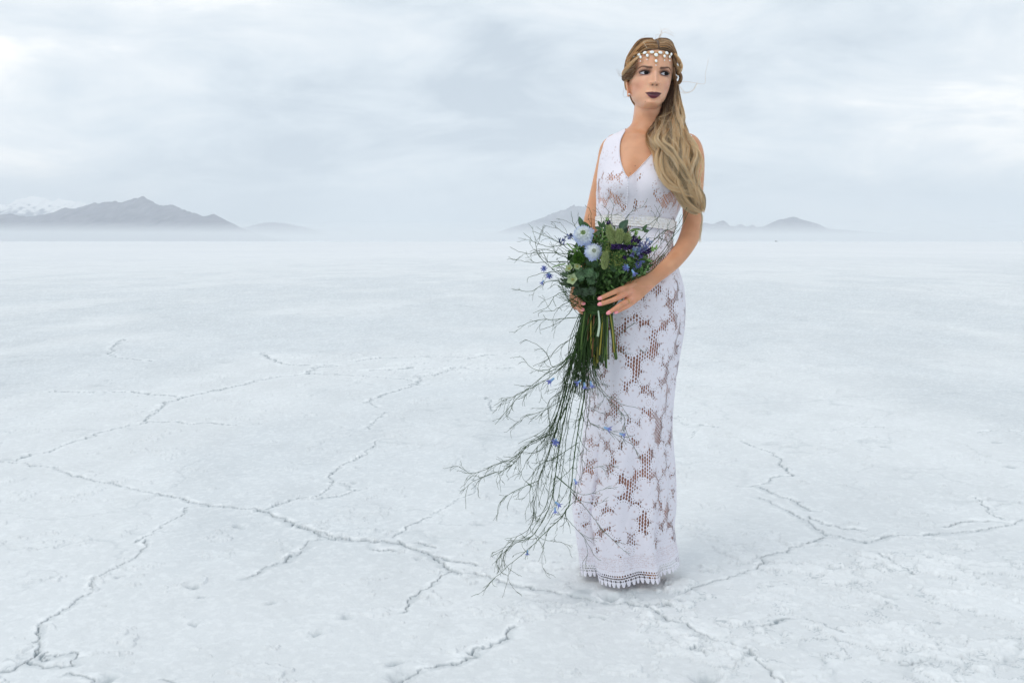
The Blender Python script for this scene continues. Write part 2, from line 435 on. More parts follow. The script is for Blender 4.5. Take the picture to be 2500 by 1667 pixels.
    # hairline cracks of the crust, everywhere but faint
    for sc_h, wd_h, sd_h in ((1.1, .006, 201), (2.3, .010, 211), (.35, .004, 221)):
        q_ = fbm(Xw * sc_h, Yw * sc_h, 3, sd_h)
        hl_ = np.exp(-((q_ - .5) / wd_h) ** 2) * sstep(.50, .62, fbm(X * sc_h * .8 + 7, Y * sc_h * .8, 3, sd_h + 5)) * (R_ < 40)
        Z -= hl_ * .0022; wet_shade = np.maximum(wet_shade, hl_ * .32)
    # crusty patches: overlapping thin plates and lumps
    def blob(px, py, rx, ry):
        gx, gy = gpt(px, py); return np.exp(-(((X - gx) / rx) ** 2 + ((Y - gy) / ry) ** 2))
    crust = .9 * blob(2120, 1480, .62, .5) + .55 * blob(1900, 1560, .35, .25) + .6 * blob(1600, 1475, .6, .16) + .75 * blob(2330, 1400, .5, .35)
    crust += .8 * blob(60, 1640, .35, .14) + .5 * blob(1150, 1400, .3, .1) + .5 * blob(2350, 1620, .6, .25) + .3 * blob(1300, 1370, .25, .1)
    crust += .6 * blob(1230, 890, 2.6, 1.3) + .35 * blob(1800, 1290, .6, .2)
    crust += .03
    crust = np.clip(crust, 0, 1) * (R_ < 25)
    nz = fbm(Xw * 7.5, Yw * 7.5, 5, 91, .6)
    th = .70 - .18 * crust
    pl = sstep(th, th + .035, nz)
    nz2 = fbm(Xw * 19 + 9, Yw * 19, 4, 95, .6)
    th2 = .80 - .21 * crust
    pl2 = sstep(th2, th2 + .03, nz2)
    rough = fbm(X * 55, Y * 55, 3, 97) - .5
    Z += pl * .0075 * (.75 + rough * .7) + pl2 * .0035 + crust * rough * .0025
    edge = np.exp(-((nz - th + .012) / .008) ** 2) * np.clip(crust * 1.3 - .2, 0, 1)
    crust = np.clip(crust + .3, 0, 1)
    wet_shade = np.clip(np.maximum(wet_shade * br, edge * .8), 0, 1.5)
    # shade under the hem, painted as a broken greyer strip
    wet_shade = np.maximum(wet_shade, .7 * blob(1485, 1445, .22, .10) * sstep(.35, .6, fbm(X * 14, Y * 14, 3, 99)))
    # broad paler and greyer zones of the flat
    tone = fbm(X * .9, Y * .45, 4, 51) * .5 + fbm(X * .08, Y * .05, 4, 55) * .5
    fine = fbm(X * 48, Y * 48, 4, 61, .6)
    # coarse relief of the distant flat
    Z += fade * np.clip((R_ - 6) / 20, 0, 1) * (fbm(X * .9, Y * .5, 4, 65) - .5) * .03
    Z *= fade
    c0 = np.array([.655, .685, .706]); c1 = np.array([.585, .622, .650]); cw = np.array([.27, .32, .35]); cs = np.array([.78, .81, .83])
    k = sstep(.38, .62, tone)[..., None]
    col = c1 * (1 - k) + c0 * k
    kf = sstep(.50, .68, fine)[..., None] * fade[..., None]
    col = col * (1 - .32 * kf) + cs * .32 * kf
    midn = fbm(X * 5, Y * 3.2, 4, 71, .62) * .6 + fbm(X * 1.4, Y * .7, 4, 75, .6) * .4
    km = (.55 * (sstep(.50, .66, midn) - sstep(.50, .36, midn)) * fade)[..., None]
    col = col * (1 + .055 * km)
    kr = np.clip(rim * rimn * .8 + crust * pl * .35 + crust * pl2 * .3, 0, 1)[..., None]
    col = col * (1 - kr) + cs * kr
    kw = np.clip(wet_shade * .72, 0, 1)[..., None]
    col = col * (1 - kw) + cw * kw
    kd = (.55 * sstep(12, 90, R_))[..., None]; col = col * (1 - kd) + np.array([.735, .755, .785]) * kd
    V = np.stack([X, Y, Z], -1).reshape(-1, 3)
    i, j = np.meshgrid(np.arange(nr - 1), np.arange(na), indexing='ij')
    a = i * na + j; b = i * na + (j + 1) % na
    Fq = np.stack([a, a + na, b + na, b], -1).reshape(-1, 4)
    V = np.vstack([V, [[0, 0, 0]]]); col = np.vstack([col.reshape(-1, 3), [[.7, .76, .8]]])
    jj = np.arange(na)
    cap = np.stack([np.full(na, nr * na), jj, (jj + 1) % na, (jj + 1) % na], -1)
    # centre fan as degenerate-free quads is not needed: a tiny hole under the tripod is closed with an n-gon
    Fq2 = Fq
    m_ = material('salt', attr='col', rough=.62, spec=.35)
    t = m_.node_tree; b_ = t.nodes['Principled BSDF']
    g_ = t.nodes.new('ShaderNodeNewGeometry')
    last = None
    for sc2, st, dist_ in ((170, .55, .002), (620, .5, .0008), (28, .35, .004)):
        nz_ = t.nodes.new('ShaderNodeTexNoise'); nz_.inputs['Scale'].default_value = sc2; nz_.inputs['Detail'].default_value = 4
        nz_.inputs['Roughness'].default_value = .65
        t.links.new(g_.outputs['Position'], nz_.inputs[0])
        bp = t.nodes.new('ShaderNodeBump'); bp.inputs['Strength'].default_value = st; bp.inputs['Distance'].default_value = dist_
        t.links.new(nz_.outputs[0], bp.inputs['Height'])
        if last is not None: t.links.new(last, bp.inputs['Normal'])
        last = bp.outputs[0]
    t.links.new(last, b_.inputs['Normal'])
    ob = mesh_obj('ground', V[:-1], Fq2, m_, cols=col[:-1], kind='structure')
    ob['label'] = 'white salt flat with ragged polygon cracks and crusty patches reaching to the horizon'
build_ground()

# ------------------------------------------------------------ mountains (real distance and height)
def mountain(name, crest, D, depth, col_lo, col_hi, snow, label, seed):
    """crest: photo pixels of the skyline; D metres away; ridges run towards the viewer"""
    cx = np.array([c[0] for c in crest], float); cy = np.array([c[1] for c in crest], float)
    nx, ny = 520, 90
    px = np.linspace(cx[0], cx[-1], nx)
    top = (HOR - np.interp(px, cx, cy)) / F * D + H
    top = np.convolve(np.pad(top, 2, 'edge'), [.1, .2, .4, .2, .1], 'valid')
    u = np.linspace(-1, 1, ny)
    X0 = (px - 1250) / F * D
    U, XX = np.meshgrid(u, X0, indexing='ij'); TT = np.broadcast_to(top, U.shape)
    Yd = D + U * depth
    sc = 1 / (D * .018)
    rid = np.abs(fbm(XX * sc, Yd * sc * .6, 5, seed) - .5) * 2
    prof = np.clip(1 - np.abs(U) ** 1.15, 0, 1)
    jag = (fbm(XX * sc * 7, np.zeros_like(XX), 4, seed + 9) - .5) * .09
    Z = TT * prof * (1 - .55 * (1 - rid) * np.abs(U) * 1.6 * (1 - np.abs(U))) + TT * jag * prof
    Z = np.where(np.abs(U) > .99, -3, Z)
    rock = fbm(XX * sc * 5, Z * sc * 6, 4, seed + 3)[..., None]
    col = np.array(col_lo) * (1 - rock) + np.array(col_hi) * rock
    if snow:
        s_ = sstep(snow[0], snow[1], Z / (TT.max()) + (fbm(XX * sc * 5, Yd * sc * 5, 5, seed + 5) - .5) * .7)[..., None]
        col = col * (1 - s_) + np.array((.97, .97, .97)) * s_
    # perspective: keep the skyline where it is by placing X with the distance of each row
    V = np.stack([XX, Yd, Z], -1).reshape(-1, 3)
    i, j = np.meshgrid(np.arange(ny - 1), np.arange(nx - 1), indexing='ij')
    a = i * nx + j
    Fq = np.stack([a, a + 1, a + nx + 1, a + nx], -1).reshape(-1, 4)
    m_ = material(name + '_rock', attr='col', rough=.95, spec=.1)
    ob = mesh_obj(name, V, Fq, m_, cols=col.reshape(-1, 3), kind='structure')
    ob['label'] = label
k8 = 1 / 2.94
c3 = lambda L_: [(x * k8, 440 + y * k8) for x, y in L_]
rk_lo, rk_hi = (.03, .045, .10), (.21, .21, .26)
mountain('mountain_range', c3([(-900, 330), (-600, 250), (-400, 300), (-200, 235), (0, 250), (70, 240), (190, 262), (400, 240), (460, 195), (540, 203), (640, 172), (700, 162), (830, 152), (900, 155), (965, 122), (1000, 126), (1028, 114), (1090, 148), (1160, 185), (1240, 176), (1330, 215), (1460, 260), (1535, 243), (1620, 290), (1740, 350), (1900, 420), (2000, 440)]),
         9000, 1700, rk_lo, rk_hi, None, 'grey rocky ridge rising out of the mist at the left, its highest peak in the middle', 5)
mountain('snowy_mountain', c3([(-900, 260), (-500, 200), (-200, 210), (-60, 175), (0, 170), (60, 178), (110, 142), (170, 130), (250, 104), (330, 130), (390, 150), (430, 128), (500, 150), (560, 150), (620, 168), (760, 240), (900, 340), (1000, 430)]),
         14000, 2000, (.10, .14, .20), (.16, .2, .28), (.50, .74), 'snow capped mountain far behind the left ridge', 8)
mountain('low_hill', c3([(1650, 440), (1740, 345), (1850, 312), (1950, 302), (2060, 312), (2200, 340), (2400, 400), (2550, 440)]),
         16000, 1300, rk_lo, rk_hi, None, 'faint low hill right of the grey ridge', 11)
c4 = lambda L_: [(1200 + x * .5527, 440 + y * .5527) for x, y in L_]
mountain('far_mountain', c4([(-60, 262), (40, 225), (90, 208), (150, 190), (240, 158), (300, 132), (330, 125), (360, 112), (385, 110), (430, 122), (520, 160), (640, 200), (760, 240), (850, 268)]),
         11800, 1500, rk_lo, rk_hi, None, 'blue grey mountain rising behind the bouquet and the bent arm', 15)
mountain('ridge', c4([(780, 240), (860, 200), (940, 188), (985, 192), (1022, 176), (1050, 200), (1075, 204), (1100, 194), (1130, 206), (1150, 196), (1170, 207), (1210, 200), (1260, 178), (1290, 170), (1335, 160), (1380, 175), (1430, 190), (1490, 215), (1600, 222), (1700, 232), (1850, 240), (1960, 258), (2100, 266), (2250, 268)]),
         11500, 1300, rk_lo, rk_hi, None, 'long blue grey ridge with two peaks right of the woman', 19)

# thin air over the whole flat, and low mist lying at the foot of the mountains
def air_box(name, lo, hi, dens, color, aniso, label):
    x0, y0, z0 = lo; x1, y1, z1 = hi
    V = [(x0, y0, z0), (x1, y0, z0), (x1, y1, z0), (x0, y1, z0), (x0, y0, z1), (x1, y0, z1), (x1, y1, z1), (x0, y1, z1)]
    Fc = [(3, 2, 1, 0), (4, 5, 6, 7), (0, 1, 5, 4), (1, 2, 6, 5), (2, 3, 7, 6), (3, 0, 4, 7)]
    m_ = bpy.data.materials.new(name); m_.use_nodes = True; t = m_.node_tree
    t.nodes.remove(t.nodes['Principled BSDF'])
    v = t.nodes.new('ShaderNodeVolumePrincipled'); v.inputs['Color'].default_value = (*color, 1)
    v.inputs['Density'].default_value = dens; v.inputs['Anisotropy'].default_value = aniso
    t.links.new(v.outputs[0], t.nodes['Material Output'].inputs['Volume'])
    ob = mesh_obj(name, V, Fc, m_, smooth=False, kind='stuff')
    tag(ob, label)
    return ob
air_box('haze', (-17000, -6000, -6), (17000, 17500, 740), 1.0e-4, (.86, .905, .95), 0.0, 'pale blue haze in the air over the whole salt flat')
air_box('mist', (-16500, 3500, -4), (16500, 17000, 70), 3.7e-4, (.905, .94, .965), 0.0, 'low white mist lying along the foot of the mountains')
# ------------------------------------------------------------ the woman
BASE = np.array([(1545 - 1250) * S, YW + .05, 0.0])
ease = lambda xs, ys: (lambda q, _x=np.array(xs, float), _y=np.array(ys, float): np.interp(q, _x, _y))

def smooth_interp(tab, q):
    """Catmull-Rom (monotone in the first column) through a table -> values at q"""
    tab = np.asarray(tab, float); x = tab[:, 0]; res = []
    for c in range(1, tab.shape[1]):
        y = tab[:, c]; m_ = np.gradient(y, x)
        i = np.clip(np.searchsorted(x, q) - 1, 0, len(x) - 2)
        h_ = x[i + 1] - x[i]; t = np.clip((q - x[i]) / h_, 0, 1)
        res.append((2 * t**3 - 3 * t**2 + 1) * y[i] + (t**3 - 2 * t**2 + t) * h_ * m_[i] + (-2 * t**3 + 3 * t**2) * y[i + 1] + (t**3 - t**2) * h_ * m_[i + 1])
    return res

# ---- head, in its own frame: x to the picture's right, y back, z up from the chin
HEAD = np.array([  # z, half width, front y, back y, centre y
    (.0115, .006, -.052, -.036, -.043), (.0140, .018, -.067, -.024, -.043), (.0175, .0245, -.0765, -.012, -.040), (.023, .0305, -.0825, .000, -.034),
    (.032, .0385, -.0815, .020, -.026), (.044, .0478, -.0850, .040, -.016), (.060, .0540, -.0865, .060, -.008), (.080, .0600, -.0865, .078, -.002),
    (.100, .0640, -.0855, .088, .000), (.118, .0662, -.0870, .093, .002), (.135, .0682, -.0930, .096, .003), (.155, .0690, -.0950, .097, .004),
    (.175, .0680, -.0930, .094, .005), (.195, .0600, -.0830, .084, .006), (.213, .0465, -.0650, .067, .006), (.225, .0320, -.0440, .047, .006), (.232, .0180, -.0240, .028, .006), (.2345, .002, .003, .009, .006)])
def g2(x, z, cx, cz, sx, sz): return np.exp(-((x - cx) / sx) ** 2 - ((z - cz) / sz) ** 2)
def face_disp(x, z):
    """how far the face stands out (metres, towards the viewer)"""
    ax = np.abs(x); d = np.zeros_like(x)
    nz = np.interp(z, [.068, .0730, .0765, .081, .086, .095, .106, .118, .128, .140], [0, .001, .0140, .0180, .0165, .0125, .0085, .0050, .0030, 0])
    ns = np.interp(z, [.072, .081, .095, .118, .13], [.0115, .0088, .0070, .0072, .011])
    d += nz * np.exp(-(ax / ns) ** 2)
    d += .0110 * g2(ax, z, .0138, .0800, .0050, .0050)                      # nostril wings
    d -= .0045 * g2(ax, z, .0066, .0738, .0034, .0022)                      # nostrils
    d -= .0034 * g2(ax, z, .0185, .078, .0028, .006)                       # groove beside the nose
    d -= .0080 * g2(ax, z, .0285, .1135, .0135, .0085)                      # eye sockets
    d -= .0040 * g2(ax, z, .0155, .117, .0055, .0075)                       # inner corners
    d += .0055 * g2(ax, z, .0315, .1135, .0115, .0062)                      # the eyeball pushes the lids out
    d += .0030 * g2(ax, z, .028, .1290, .020, .0060)                        # brow
    d -= .0010 * g2(ax, z, 0, .122, .006, .008)
    d += .0040 * g2(ax, z, .043, .0890, .016, .0140)                        # cheekbone
    d -= .0020 * g2(ax, z, .046, .0600, .012, .0150)
    d += .0045 * g2(ax, z, 0, .0450, .022, .0150)                           # muzzle
    zm = .0438 + .0062 * (ax / .024) ** 2                                   # line of the mouth
    wm = np.clip(1 - (ax / .0255) ** 2, 0, 1) ** .6
    d += wm * .0042 * np.exp(-((z - zm - .0036) / .0030) ** 2)
    d += wm * .0052 * np.exp(-((z - zm + .0048) / .0038) ** 2)
    d -= wm * .0032 * np.exp(-((z - zm) / .0012) ** 2)
    d -= .0018 * g2(ax, z, .0275, .0440, .0030, .0040)                      # corners
    d -= .0014 * g2(ax, z, 0, .0610, .0030, .0050)                          # philtrum
    d += .0008 * g2(ax, z, .0045, .0600, .0020, .0045)
    d -= .0034 * g2(ax, z, 0, .0290, .013, .0040)                           # under the lower lip
    d += .0036 * g2(ax, z, 0, .0190, .013, .0080)                           # chin
    return d
def head_grid(nt=300, nz=300, off=0.0, z0=.0115, z1=.2345):
    s_ = np.linspace(0, 1, nz)
    # finer rows at both poles
    z = z0 + (z1 - z0) * (.5 - .5 * np.cos(np.pi * s_)) * .35 + (z1 - z0) * s_ * .65
    w_, yf, yb, yc = smooth_interp(HEAD, z)
    t = np.linspace(0, 2 * np.pi, nt, endpoint=False)
    W, T = np.meshgrid(w_, t, indexing='ij')
    Zg = np.broadcast_to(z[:, None], W.shape)
    YF, YB, YC = (np.broadcast_to(a[:, None], W.shape) for a in (yf, yb, yc))
    c, sn = np.cos(T), np.sin(T)
    x = W * np.sign(sn) * np.abs(sn) ** .92
    y = np.where(c > 0, YC + (YF - YC) * np.abs(c) ** .86, YC + (YB - YC) * np.abs(c) ** .95)
    front = sstep(.0, .35, c)
    y = y - face_disp(x, Zg) * front
    if off:
        nrm = np.stack([sn, -c, np.zeros_like(c)], -1)
    return x, y, Zg
# pose of the head: turned to the picture's right, chin raised, tilted
YAW, PITCH, ROLL = math.radians(4), math.radians(-6), math.radians(2)
RH = np.array(Matrix.Rotation(ROLL, 3, 'Y') @ Matrix.Rotation(YAW, 3, 'Z') @ Matrix.Rotation(PITCH, 3, 'X'))
HPIV = np.array((0, -.085, .105))         # local point between the eyes / cheeks ...
HTGT = P(1600, 184.5, -.085)                # ... and where it stands
HSC = 1.0
HSHEAR = .07                             # a slightly crooked jaw
def hw(p):  # head frame -> world
    p = np.array(p, float); p[..., 0] += HSHEAR * (p[..., 2] - .1135)
    return (p - HPIV) * HSC @ RH.T + HTGT
def wh(p):
    q = (np.asarray(p, float) - HTGT) @ RH / HSC + HPIV
    q[..., 0] -= HSHEAR * (q[..., 2] - .1135); return q
def face_pt(x, z, off=0.0):
    """point on the face surface at local (x, z), lifted by off"""
    x = np.atleast_1d(np.asarray(x, float)); z = np.atleast_1d(np.asarray(z, float))
    w_, yf, yb, yc = smooth_interp(HEAD, z)
    sn = np.sign(x) * np.clip(np.abs(x) / w_, 0, .999) ** (1 / .92)
    c = np.sqrt(1 - sn ** 2)
    y = yc + (yf - yc) * c ** .86 - face_disp(x, z) * sstep(0, .35, c)
    return np.stack([x, y - off, z], -1)

body = MB()
x, y, z = head_grid()
nzr, ntr = x.shape
V = hw(np.stack([x, y, z], -1).reshape(-1, 3))
i, j = np.meshgrid(np.arange(nzr - 1), np.arange(ntr), indexing='ij')
a = i * ntr + j; b = i * ntr + (j + 1) % ntr
Fh = np.stack([a, b, b + ntr, a + ntr], -1).reshape(-1, 4)
c0_, c1_ = V[:ntr].mean(0), V[-ntr:].mean(0)
V = np.vstack([V, c0_, c1_]); n0 = nzr * ntr
jj = np.arange(ntr)
Fh = np.vstack([Fh, np.stack([np.full(ntr, n0), (jj + 1) % ntr, jj, jj], -1), np.stack([np.full(ntr, n0 + 1), (nzr - 1) * ntr + jj, (nzr - 1) * ntr + (jj + 1) % ntr, (nzr - 1) * ntr + (jj + 1) % ntr], -1)])
body.add(V, Fh)
# ears
def ear(sg):
    R0 = np.array(Matrix.Rotation(sg * math.radians(22), 3, 'Z') @ Matrix.Rotation(math.radians(-8), 3, 'X') @ Matrix.Rotation(sg * math.radians(12), 3, 'Y'))
    c = np.array((sg * .0665, .002, .085))
    nu, nv = 40, 30
    th = np.linspace(0, np.pi, nv); ph = np.linspace(0, 2 * np.pi, nu, endpoint=False)
    T, Ph = np.meshgrid(th, ph, indexing='ij')
    # disc facing sideways: local y (length front-back), z height, x thickness
    yy = .0155 * np.sin(T) * np.cos(Ph); zz = .029 * np.sin(T) * np.sin(Ph); xx = .0050 * np.cos(T)
    yy = yy * (1 + .22 * zz / .031)
    rr_ = np.hypot(yy / .0165, zz / .031)
    out_ = np.cos(T) > 0
    dent = np.where(out_, -.0040 * np.exp(-((yy + .002) / .0075) ** 2 - ((zz - .002) / .015) ** 2) + .0014 * np.exp(-((rr_ - .82) / .13) ** 2), 0)
    p = np.stack([sg * (xx + dent), yy, zz], -1).reshape(-1, 3)
    p = p @ R0.T + c
    i, j = np.meshgrid(np.arange(nv - 1), np.arange(nu), indexing='ij')
    a = i * nu + j; b = i * nu + (j + 1) % nu
    body.add(hw(p), np.stack([a, a + nu, b + nu, b], -1).reshape(-1, 4))
    body.ball(hw(np.array([(sg * .0640, -.0035, .062)]))[0], np.array((.0045, .0065, .0075)), nu=12, nv=8)
    return c
ear(-1); ear(1)

# ---- torso: one loft of horizontal rings, neck to thigh
TOR = np.array([  # picture row, left px, right px, front dy, back dy
    (232, 1552, 1616, -.038, .060), (262, 1549, 1617, -.040, .064), (285, 1546, 1620, -.040, .068), (300, 1542, 1624, -.042, .070), (311, 1533, 1633, -.046, .075), (319, 1519, 1650, -.050, .079),
    (325, 1506, 1668, -.055, .083), (331, 1494, 1684, -.060, .087), (339, 1483, 1696, -.066, .091), (352, 1475, 1702, -.075, .095), (370, 1470, 1700, -.086, .098),
    (400, 1465, 1690, -.103, .100), (440, 1461, 1675, -.116, .098), (470, 1460, 1669, -.114, .094), (500, 1460, 1660, -.100, .088), (540, 1461, 1643, -.086, .084),
    (560, 1461, 1638, -.084, .084), (590, 1461, 1635, -.086, .086), (647, 1451, 1643, -.092, .104), (699, 1443, 1653, -.094, .118), (741, 1439, 1656, -.094, .122),
    (790, 1440, 1652, -.092, .118), (830, 1444, 1645, -.084, .105), (850, 1452, 1636, -.060, .080)])
def torso_rings(nr, nt, tab, grow=0.0, q=2.25):
    s_ = np.linspace(0, 1, nr)
    # rows spaced by the length of the outline so that the shoulder slope is well covered
    prof = np.concatenate([[0], np.cumsum(np.hypot(np.diff(tab[:, 0]), np.diff(tab[:, 1])))])
    rows = np.interp(s_ * prof[-1], prof, tab[:, 0])
    xl, xr, df, db = smooth_interp(tab, rows)
    t = np.linspace(0, 2 * np.pi, nt, endpoint=False)
    c, sn = np.cos(t), np.sin(t)
    z = H - (rows - HOR) * S
    cy = (df + db) / 2; hd = (db - df) / 2 + grow
    cx = ((xl + xr) / 2 - 1250) / F * (YW + cy); hw_ = (xr - xl) / 2 / F * (YW + cy) + grow
    e_ = 2 / q
    X = cx[:, None] + hw_[:, None] * np.sign(sn) * np.abs(sn) ** e_
    Y = YW + cy[:, None] - hd[:, None] * np.sign(c) * np.abs(c) ** e_
    Z = np.broadcast_to(z[:, None], X.shape)
    return X, Y, Z, rows, t
X, Y, Z, rows, t = torso_rings(170, 150, TOR)
Y = Y.copy()
def bust(X, Y, rows):
    u = X / S + 1250; v_ = np.broadcast_to(rows[:, None], X.shape); fr = np.clip(-(Y - YW) / .1, 0, 1)
    for bx in (1500, 1600):
        Y = Y - fr * .020 * np.exp(-((u - bx) / 36) ** 2 - ((v_ - 452) / 34) ** 2)
    return Y + fr * .010 * np.exp(-((u - 1548) / 14) ** 2 - ((v_ - 440) / 40) ** 2)
Y = bust(X, Y, rows)
# collar bones, throat
u = (X / S * YW / YW + 1250); v_ = np.broadcast_to(rows[:, None], X.shape); fr = np.clip(-(Y - YW) / .1, 0, 1)
for sg, x0_ in ((-1, 1572), (1, 1596)):
    cl = np.abs(u - x0_)
    ln = 331 - (cl / 100) * 8 + 4 * np.exp(-(cl / 18) ** 2)
    side = (u - x0_) * sg > 0
    Y -= np.where(side, fr * .0065 * np.exp(-((v_ - ln) / 4.5) ** 2) * np.exp(-(cl / 75) ** 4), 0)
    Y += np.where(side, fr * .0050 * np.exp(-((v_ - ln + 12) / 7) ** 2) * np.exp(-((cl - 35) / 35) ** 2), 0)
Y += np.clip(-(Y - YW) / .05, 0, 1) * .006 * np.exp(-((u - 1582) / 8) ** 2 - ((v_ - 324) / 9) ** 2)   # pit of the throat
nr_, nt_ = X.shape
V = np.stack([X, Y, Z], -1).reshape(-1, 3)
i, j = np.meshgrid(np.arange(nr_ - 1), np.arange(nt_), indexing='ij')
a = i * nt_ + j; b = i * nt_ + (j + 1) % nt_
Ft = np.stack([a, a + nt_, b + nt_, b], -1).reshape(-1, 4)
V = np.vstack([V, V[:nt_].mean(0), V[-nt_:].mean(0)]); n0 = nr_ * nt_; jj = np.arange(nt_)
Ft = np.vstack([Ft, np.stack([np.full(nt_, n0), jj, (jj + 1) % nt_, (jj + 1) % nt_], -1), np.stack([np.full(nt_, n0 + 1), (nr_ - 1) * nt_ + (jj + 1) % nt_, (nr_ - 1) * nt_ + jj, (nr_ - 1) * nt_ + jj], -1)])
body.add(V, Ft)

def limb(pts, k=24, n=60, flat=None):
    """closed tapered tube; pts rows (px, py, dy, radius m [, radius2 m across the picture plane])"""
    if any(len(p) > 4 for p in pts): pts = [tuple(p) + ((p[3],) if len(p) == 4 else ()) for p in pts]
    pts = np.asarray(pts, float)
    w3 = np.array([np.concatenate([P(*p[:3]), p[3:]]) for p in pts])
    q = spline(w3, n)
    C = q[:, :3]; r1 = q[:, 3]; r2 = q[:, 4] if q.shape[1] > 4 else q[:, 3]
    T = np.gradient(C, axis=0); T /= np.linalg.norm(T, axis=1, keepdims=True)
    ref = np.array((0, 1.0, 0))
    A = np.cross(T, ref); A /= np.linalg.norm(A, axis=1, keepdims=True)   # in the picture plane
    B = np.cross(T, A)
    # round the ends
    L_ = np.concatenate([[0], np.cumsum(np.linalg.norm(np.diff(C, axis=0), axis=1))])
    Cx = [C[0]]; ends = []
    an = np.linspace(0, 2 * np.pi, k, endpoint=False)
    rings = []
    for e_ in (0, 1):
        rr = []
        for f in np.linspace(0, 1, 7)[1:]:
            th = f * np.pi / 2
            if e_ == 0: rr.append((C[0] - T[0] * r1[0] * .9 * math.cos(th), A[0] * r1[0] * math.sin(th), B[0] * r2[0] * math.sin(th)))
            else: rr.append((C[-1] + T[-1] * r1[-1] * .9 * math.cos(th), A[-1] * r1[-1] * math.sin(th), B[-1] * r2[-1] * math.sin(th)))
        ends.append(rr)
    allr = ends[0][:-1] + [(C[m_], A[m_] * r1[m_], B[m_] * r2[m_]) for m_ in range(n)] + ends[1][:-1][::-1]
    V = np.vstack([c + np.cos(an)[:, None] * a_ + np.sin(an)[:, None] * b_ for c, a_, b_ in allr])
    m_ = len(allr)
    i, j = np.meshgrid(np.arange(m_ - 1), np.arange(k), indexing='ij')
    a = i * k + j; b = i * k + (j + 1) % k
    Fq = np.stack([a, b, b + k, a + k], -1).reshape(-1, 4)
    V = np.vstack([V, C[0] - T[0] * r1[0] * .9, C[-1] + T[-1] * r1[-1] * .9])
    jj = np.arange(k)
    Fq = np.vstack([Fq, np.stack([np.full(k, m_ * k), (jj + 1) % k, jj, jj], -1), np.stack([np.full(k, m_ * k + 1), (m_ - 1) * k + jj, (m_ - 1) * k + (jj + 1) % k, (m_ - 1) * k + (jj + 1) % k], -1)])
    body.add(V, Fq)
# her right arm (left in the picture)
limb([(1503, 349, .015, .030), (1492, 366, .015, .036), (1485, 400, .015, .0365), (1475, 440, .02, .0355), (1461, 492, .03, .0325), (1449, 535, .035, .030), (1441, 580, .03, .0305),
      (1432, 620, -.005, .030), (1420, 660, -.06, .026), (1412, 690, -.105, .021), (1410, 712, -.13, .021, .017)], n=90)
limb([(1410, 712, -.13, .023, .014), (1412, 728, -.15, .027, .014), (1414, 742, -.165, .026, .012)], n=24)
FING = {}
def finger(name, pts, r=.0076, tip=.0062, n=40):
    m_ = len(pts)
    q = [(p[0], p[1], p[2], r + (tip - r) * k_ / (m_ - 1) + (.0006 if k_ in (1, 2) else 0)) for k_, p in enumerate(pts)]
    limb(q, k=14, n=n)
    FING[name] = [P(*p) for p in pts]
finger('ra', [(1411, 722, -.165), (1408, 727, -.19), (1411, 732, -.212), (1418, 738, -.224), (1424, 741, -.231)], .0082, .0066)
finger('rb', [(1411, 736, -.17), (1408, 742, -.192), (1411, 748, -.212), (1417, 753, -.223), (1422, 756, -.229)], .0080, .0064)
finger('rc', [(1414, 746, -.17), (1413, 752, -.186), (1418, 760, -.20), (1424, 764, -.21)], .0072, .006)
# her left arm (right in the picture)
limb([(1668, 345, .015, .030), (1681, 355, .010, .037), (1688, 378, .008, .0395), (1691, 414, .008, .0375), (1690, 464, .010, .0345), (1690, 515, .012, .0305), (1689, 548, .010, .0300),
      (1683, 578, -.006, .0315), (1668, 607, -.035, .0285), (1645, 636, -.075, .0262), (1620, 659, -.115, .0235, .021), (1602, 673, -.140, .0225, .018), (1588, 683, -.158, .0235, .0165)], n=110)
limb([(1590, 682, -.157, .0235, .0155), (1574, 692, -.180, .0285, .0145), (1560, 700, -.197, .0325, .0135), (1547, 710, -.211, .0335, .0125), (1539, 716, -.218, .031, .0105)], n=40)
finger('index', [(1547, 694, -.212), (1531, 701, -.232), (1509, 709, -.247), (1488, 718, -.251), (1468, 727, -.249)], .0088, .0068)
finger('middle', [(1545, 708, -.214), (1529, 716, -.236), (1508, 727, -.249), (1488, 735, -.252), (1468, 741.5, -.249)], .0088, .0069)
finger('ring', [(1548, 722, -.212), (1535, 732, -.232), (1518, 742, -.246), (1503, 752, -.250), (1489, 761.5, -.247)], .0082, .0065)
finger('little', [(1553, 732, -.206), (1541, 741, -.222), (1529, 749, -.235), (1516, 756, -.243), (1507, 761, -.244)], .0072, .0056)
finger('thumb', [(1560, 688, -.196), (1546, 692, -.175), (1530, 700, -.155), (1518, 708, -.145)], .0100, .0080)
# legs and feet under the dress
limb([(1500, 830, .03, .078), (1502, 930, .035, .062), (1505, 1060, .05, .050), (1507, 1100, .055, .048), (1508, 1200, .10, .047), (1510, 1310, .15, .032), (1512, 1370, .19, .027)], n=60)
limb([(1592, 830, .03, .078), (1588, 930, .035, .062), (1582, 1060, .05, .050), (1580, 1100, .055, .048), (1580, 1200, .10, .047), (1578, 1310, .15, .032), (1578, 1370, .19, .027)], n=60)
for fx in (1508, 1582):
    zf = HOR + (H - .028) / (YW + .20) * F; zt = HOR + (H - .016) / (YW + .11) * F
    limb([(fx, zf - 6, .22, .027), (fx, zf, .20, .030), (fx, (zf + zt) / 2, .155, .031, .022), (fx, zt, .11, .034, .016)], n=30)

